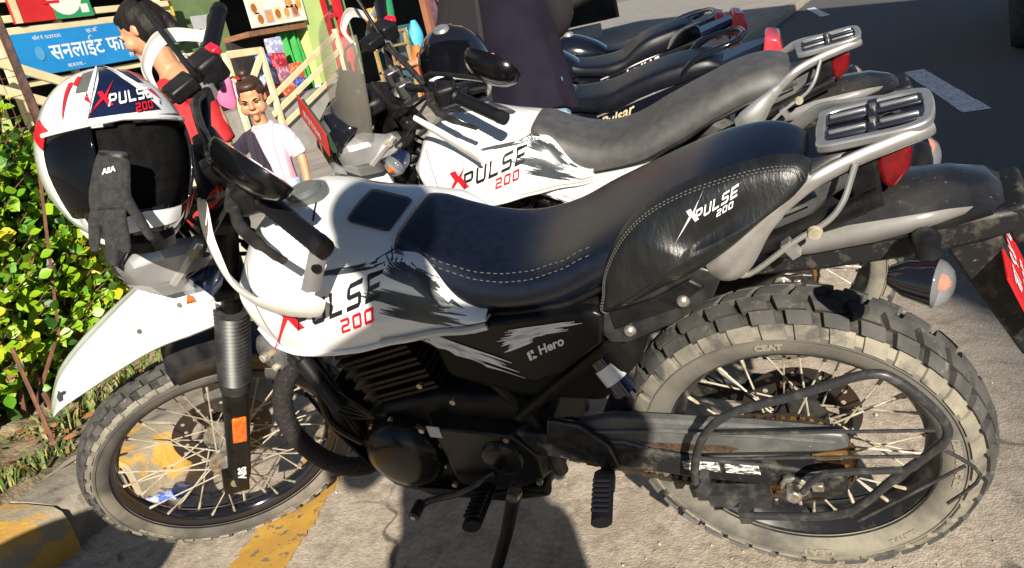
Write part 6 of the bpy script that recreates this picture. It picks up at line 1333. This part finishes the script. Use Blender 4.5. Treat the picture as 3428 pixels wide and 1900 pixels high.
# ------------------------------------------------------------------ black commuter motorcycles further along the kerb
PAINTB = mat('paint_midnight', (.004, .005, .009), (.005, .006, .011), 4, rough=.14, coat=.5); SEATB = mat('seat_black', (.005, .006, .010), (.007, .008, .013), 40, rough=.34, bump=.0005, bscale=500, spec=.3)
def commuter(label, M, word=None, wm=DECW, accent=True, split=False):
    root = empty('motorcycle', label, 'motorcycle', M, 'black motorcycles parked along the kerb')
    def B(q, n, m, **k): return q.build(n, m, k.pop('parent', root), **k)
    for (cx, cz, R, hw) in ((0, .30, .30, .052), (1.30, .30, .30, .044)):
        q = MB(); q.lathe([(R - .085, -hw * .7), (R - .06, -hw), (R - .03, -hw), (R - .008, -hw * .6), (R, 0), (R - .008, hw * .6), (R - .03, hw), (R - .06, hw), (R - .085, hw * .7)], (cx, 0, cz), seg=48); w = B(q, 'wheel', RUBBER)
        q = MB(); q.lathe([(R - .08, -hw * .72), (R - .10, 0), (R - .08, hw * .72), (R - .072, hw * .72)], (cx, 0, cz), seg=40); q.lathe([(0, -.06), (.05, -.05), (.05, .05), (0, .06)], (cx, 0, cz), seg=16)
        for i in range(5):
            a = i * 2 * math.pi / 5; q.tube([(cx + .04 * math.cos(a), 0, cz + .04 * math.sin(a)), (cx + (R - .09) * math.cos(a + .12), 0, cz + (R - .09) * math.sin(a + .12))], .016, 6)
        B(q, 'alloy_rim', GLOSSB, parent=w)
    # tank
    def tsec(x):
        zt = ip(x, [.46, .52, .62, .75, .88, .96], [.80, .86, .93, .965, .94, .86]); zb = ip(x, [.46, .6, .8, .96], [.735, .72, .72, .78]); w_ = ip(x, [.46, .55, .7, .85, .96], [.10, .13, .165, .165, .10]); k = zt - zb
        return [(w_ - .03, zb), (w_, zb + k * .15), (w_ + .002, zb + k * .45), (w_ * .85, zb + k * .75), (w_ * .5, zb + k * .95), (0, zt)]
    q = MB(); q.loft(skin([.96, .92, .85, .75, .65, .56, .50, .46], tsec, 3, 3), closed=False); t = B(q, 'fuel_tank', PAINTB, solid=.004, ang=60)
    q = MB(); q.lathe([(0, .014), (.035, .014), (.042, .004), (.044, -.01)], (.74, 0, .965), (0, 0, 1), 24); B(q, 'filler_cap', SILVER, parent=t)
    if accent:
        bv = bvh_of(t); q = MB(); vs = [Vector((x, 0, z)) for x, z in ((.90, .80), (.60, .755), (.58, .78), (.84, .83))]; q.add(drape(vs, bv, (0, -1, 0), 1, .003), [(0, 1, 2, 3)]); B(q, 'tank_stripe', DECR, parent=t)
    def ssec(x):
        zt = ip(x, [-.20, -.14, .02, .12, .2, .3, .42, .5], [.86, .90, .885, .865, .80, .785, .79, .82] if split else [.83, .865, .86, .845, .825, .80, .795, .815]); zb = ip(x, [-.2, .1, .3, .5], [.80, .76, .71, .74]); w_ = ip(x, [-.20, -.12, .1, .3, .5], [.085, .115, .135, .145, .11]); k = zt - zb
        return [(w_ - .02, zb), (w_, zb + .01), (w_ + .01, zb + k * .4), (w_ + .002, zb + k * .80), (w_ * .82, zb + k * .97), (0, zt)]
    g = skin([.5, .45, .38, .3, .22, .15, .08, 0, -.08, -.15, -.20], ssec, 3, 3); q = MB(); q.loft(g, closed=False)
    for r in (g[0], g[-1]): q.add(r, [tuple(range(len(r)))])
    B(q, 'seat', SEATB, ang=70)
    # side and tail cowl
    q = MB(); rings = []
    for x, z0, z1, w_ in ((.48, .60, .735, .11), (.30, .60, .715, .135), (.10, .67, .765, .125), (-.12, .735, .81, .10), (-.30, .80, .85, .07), (-.40, .845, .865, .045)): rings.append([Vector((x, -w_, z0)), Vector((x, -w_ - .006, (z0 + z1) / 2)), Vector((x, -w_ + .01, z1)), Vector((x, w_ - .01, z1)), Vector((x, w_ + .006, (z0 + z1) / 2)), Vector((x, w_, z0))])
    q.loft(rings); cw = B(q, 'tail_cowl', PAINTB, ang=30)
    q = MB(); q.tube([(.36, .142, .712), (.1, .132, .765), (-.15, .105, .815)], .005, 8); q.mirror(); B(q, 'chrome_trim', SILVER, parent=cw)
    if word:
        bv = bvh_of(cw); vs, fs = text_mesh(word, .062, .0012, .35); q = MB(); q.add(drape([Vector((.36 - v.x * 1.05, 0, .650 + v.y + v.x * .30)) for v in vs], bv, (0, -1, 0), 1, .002), fs); B(q, 'lettering', wm, parent=cw)
    q = MB()
    for s_ in (1, -1): q.tube(spl([(-.02, s_ * .12, .80), (-.10, s_ * .13, .875), (-.26, s_ * .10, .905), (-.30, s_ * .0, .91)], 5), .012, 10)
    B(q, 'grab_rail', PAINTB if not split else SILVER)
    q = MB(); q.prism([(-.385, .895), (-.44, .88), (-.45, .80), (-.40, .75), (-.36, .80)], -.085, .085); B(q, 'tail_light', mat('tail_red_bright', (.75, .06, .08), rough=.3, coat=.4), bev=.012)
    q = MB(); rings = [[Vector((x, -w_, z)), Vector((x, 0, z + .03)), Vector((x, w_, z))] for x, z, w_ in ((.10, .70, .07), (-.15, .66, .075), (-.32, .60, .07), (-.42, .48, .065))]; q.loft(rings, closed=False); B(q, 'rear_mudguard', BLACK, solid=.004)
    q = MB(); q.box((-.43, 0, .58), (.006, .19, .14), rotm('Y', .3)); B(q, 'number_plate', PLATER)
    for s_ in (1, -1):
        q = MB(); q.tube([(-.36, s_ * .05, .74), (-.37, s_ * .13, .74)], .008, 6); ind = B(q, 'turn_signal', BLACK); q = MB(); ell(q, (-.375, s_ * .155, .74), (.03, .028, .02)); B(q, 'lens', ORANGE, parent=ind)
        q = MB(); q.tube([(1.02, s_ * .09, .98), (1.30, s_ * .09, .30)], [.02, .028], 10); B(q, 'fork_leg', DARKM)
        q = MB(); q.tube([(.05, s_ * .12, .74), (.02, s_ * .115, .34)], .02, 8); B(q, 'shock_absorber', DARKM)
        mc = Vector((.86, s_ * .36, 1.19)); q = MB(); q.lathe([(0, .035), (.03, .03), (.055, .012), (.058, 0)], mc, (1, 0, .15), 22); mr = B(q, 'mirror', GLOSSB); q = MB(); q.lathe([(0, .002), (.055, .002)], mc, (-1, 0, -.15), 22); B(q, 'mirror_glass', CHROME, parent=mr); q = MB(); q.tube([mc, (.90, s_ * .22, 1.02)], .006, 6); B(q, 'mirror_stem', BLACK, parent=mr)
        q = MB(); q.tube([(.83, s_ * .24, 1.0), (.80, s_ * .37, .99)], .017, 10); B(q, 'grip', BLACK)
    q = MB(); q.tube(spl([(.80, .36, .99), (.86, .22, 1.01), (.97, .06, .99), (.97, -.06, .99), (.86, -.22, 1.01), (.80, -.36, .99)], 4), .011, 8); B(q, 'handlebar', BLACK)
    q = MB(); q.lathe([(0, -.08), (.07, -.06), (.095, 0), (.09, .02), (.05, .05), (0, .055)], (1.12, 0, .90), (1, 0, 0), 28); h = B(q, 'headlight', PAINTB); q = MB(); q.lathe([(.088, .02), (.05, .052), (0, .058)], (1.12, 0, .90), (1, 0, 0), 24); B(q, 'lens', CLEAR, parent=h)
    q = MB(); rings = [[Vector((1.30 + .345 * math.cos(a), -.06, .30 + .33 * math.sin(a))), Vector((1.30 + .36 * math.cos(a), 0, .30 + .35 * math.sin(a))), Vector((1.30 + .345 * math.cos(a), .06, .30 + .33 * math.sin(a)))] for a in [R_(20 + i * 14) for i in range(10)]]; q.loft(rings, closed=False); B(q, 'front_mudguard', PAINTB, solid=.004)
    q = MB(); q.prism([(.85, .34), (.78, .24), (.5, .23), (.42, .36), (.5, .48), (.8, .48)], -.12, .12); q.box((.70, 0, .58), (.16, .15, .22), rotm('Y', .4)); B(q, 'engine', ENGB, bev=.015)
    q = MB()
    for s_ in (1, -1): q.tube(spl([(1.0, 0, .86), (.8, s_ * .05, .74), (.5, s_ * .1, .64), (.42, s_ * .1, .36)], 4), .018, 8); q.tube([(.46, s_ * .1, .36), (0, s_ * .1, .30)], .02, 8); q.tube([(.45, s_ * .11, .68), (-.3, s_ * .07, .82)], .014, 8)
    B(q, 'frame', BLACK)
    q = MB(); q.tube(spl([(.82, -.06, .5), (.92, -.08, .34), (.6, -.13, .24), (.2, -.15, .30), (-.35, -.16, .40)], 5), [.02] * 10 + [.045] * 11, 12); B(q, 'exhaust', DARKM)
    q = MB(); q.tube([(.50, .12, .30), (.56, .30, .035)], .011, 8); B(q, 'side_stand', BLACK)
    return root
def cm(x, y, yaw, lean): return Matrix.Translation((x, y, .002)) @ Matrix.Rotation(yaw, 4, 'Z') @ Matrix.Rotation(-lean, 4, 'X')
commuter('glossy black motorcycle nearest behind the grey seat with gold script on its side cover', cm(.72, -2.42, .10, .19), 'Pulsar', mat('emblem_gold', (.62, .52, .32), rough=.35, metal=.3), accent=False)
commuter('black motorcycle with white and red lettering on its tail cowl and stepped seat', cm(1.12, -3.70, .26, .17) @ Matrix.Scale(1.06, 4), 'Apache RTR', mat('letter_whitered', (.7, .6, .65), rough=.4), split=True)
commuter('black motorcycle fourth from the front with chrome round mirrors', cm(1.50, -5.35, .2, .16), accent=True)
# ------------------------------------------------------------------ dark car on the shaded lane, only its corner in frame
car = empty('parked_car', 'black car standing on the shaded lane at the top right corner', 'car', Matrix.Translation((-1.95, -8.2, 0)) @ Matrix.Rotation(R_(-5), 4, 'Z'))
CARB = mat('car_black', (.008, .008, .01), rough=.15, coat=.7); q = MB(); rings = []
for y, z0, z1, w_ in ((2.05, .35, .62, .72), (1.98, .25, .80, .80), (1.2, .22, .95, .84), (.2, .22, .98, .86), (-1.2, .22, .92, .85), (-1.95, .28, .78, .78), (-2.1, .38, .62, .68)): rings.append([Vector((-w_, y, z0)), Vector((-w_ * 1.02, y, (z0 + z1) / 2)), Vector((-w_ * .95, y, z1)), Vector((w_ * .95, y, z1)), Vector((w_ * 1.02, y, (z0 + z1) / 2)), Vector((w_, y, z0))])
q.loft(rings); q.build('body', CARB, car, sub=1)
q = MB(); rings = []
for y, z, w_ in ((1.75, .92, .74), (1.15, 1.42, .62), (-.3, 1.46, .62), (-1.15, .94, .74)): rings.append([Vector((-w_, y, .9)), Vector((-w_ * .96, y, z)), Vector((w_ * .96, y, z)), Vector((w_, y, .9))])
q.loft(rings); q.build('cabin', mat('car_glass', (.01, .012, .014), rough=.05, coat=.5), car, bev=.03)
for (x, y) in ((.80, 1.25), (-.80, 1.25), (.80, -1.3), (-.80, -1.3)):
    q = MB(); q.lathe([(.18, -.09), (.29, -.10), (.315, -.05), (.315, .05), (.29, .10), (.18, .09)], (x, y, .315), (1, 0, 0), 32); w = q.build('wheel', RUBBER, car); q = MB(); q.lathe([(0, -.07), (.17, -.08), (.185, 0), (.17, .08), (0, .07)], (x, y, .315), (1, 0, 0), 24); q.build('rim', DARKM, w)
for s_ in (1, -1): q = MB(); q.box((s_ * .62, 2.02, .68), (.24, .06, .12)); q.build('tail_lamp', REDLENS, car, bev=.02)
q = MB(); q.box((0, 2.06, .48), (1.4, .10, .22)); q.build('bumper', BLACK, car, bev=.04)
# ------------------------------------------------------------------ tall building across the road, out of frame: its shadow lies over the lane
sdv = Vector((-.52, .855, 0)).normalized(); ndv = Vector((.855, .52, 0)).normalized()
bc = sdv * 12.5 + ndv * -4.45
Mb = Matrix.Identity(4)
for i in range(3): Mb[i][0] = ndv[i]; Mb[i][1] = sdv[i]; Mb[i][3] = bc[i]
blk = empty('apartment_building', 'plastered block across the road, out of frame, whose shadow darkens the lane', 'building', Mb)
q = MB(); q.box((0, 0, 8), (7.02, 6.5, 16)); q.build('wall', mat('block_plaster', (.45, .36, .28), (.38, .3, .24), 1.2, rough=.9), blk)
for fl in range(5):
    for k in (-2.2, 0, 2.2):
        q = MB(); q.box((k, -3.26, 1.8 + fl * 3), (1.2, .06, 1.4)); w = q.build('window', mat('window_frame', (.3, .2, .12), rough=.6), blk); q = MB(); q.box((k, -3.30, 1.8 + fl * 3), (1.02, .02, 1.2)); q.build('pane', mat('window_glass', (.05, .07, .09), rough=.08), w)
q = MB(); q.box((0, 0, 16.1), (7.3, 6.8, .25)); q.build('roof_slab', CONC, blk)
# ------------------------------------------------------------------ unseen shadow caster added left of the frame to darken the gutter
bn = empty('gutter_shade_blocker', 'green bin-shaped shadow caster added out of frame on the left to shade the gutter', 'bin', Matrix.Translation((1.10, 1.69, 0)))
BG = mat('blocker_green', (.03, .12, .05), (.025, .10, .04), 6, rough=.5)
q = MB(); q.lathe([(0, .02), (.20, .02), (.22, .05), (.27, .66), (.285, .67), (.285, .70), (.262, .70), (.21, .06)], (0, 0, 0), (0, 0, 1), 32); q.build('blocker_body', BG, bn)
q = MB(); q.lathe([(.29, .70), (.285, .72), (.20, .765), (0, .78)], (0, 0, 0), (0, 0, 1), 32); q.build('blocker_lid', BG, bn)
for a in (0, 2.09, 4.19): q = MB(); q.box((.17 * math.cos(a), .17 * math.sin(a), .01), (.05, .05, .02)); q.build('blocker_foot', BLACK, bn)
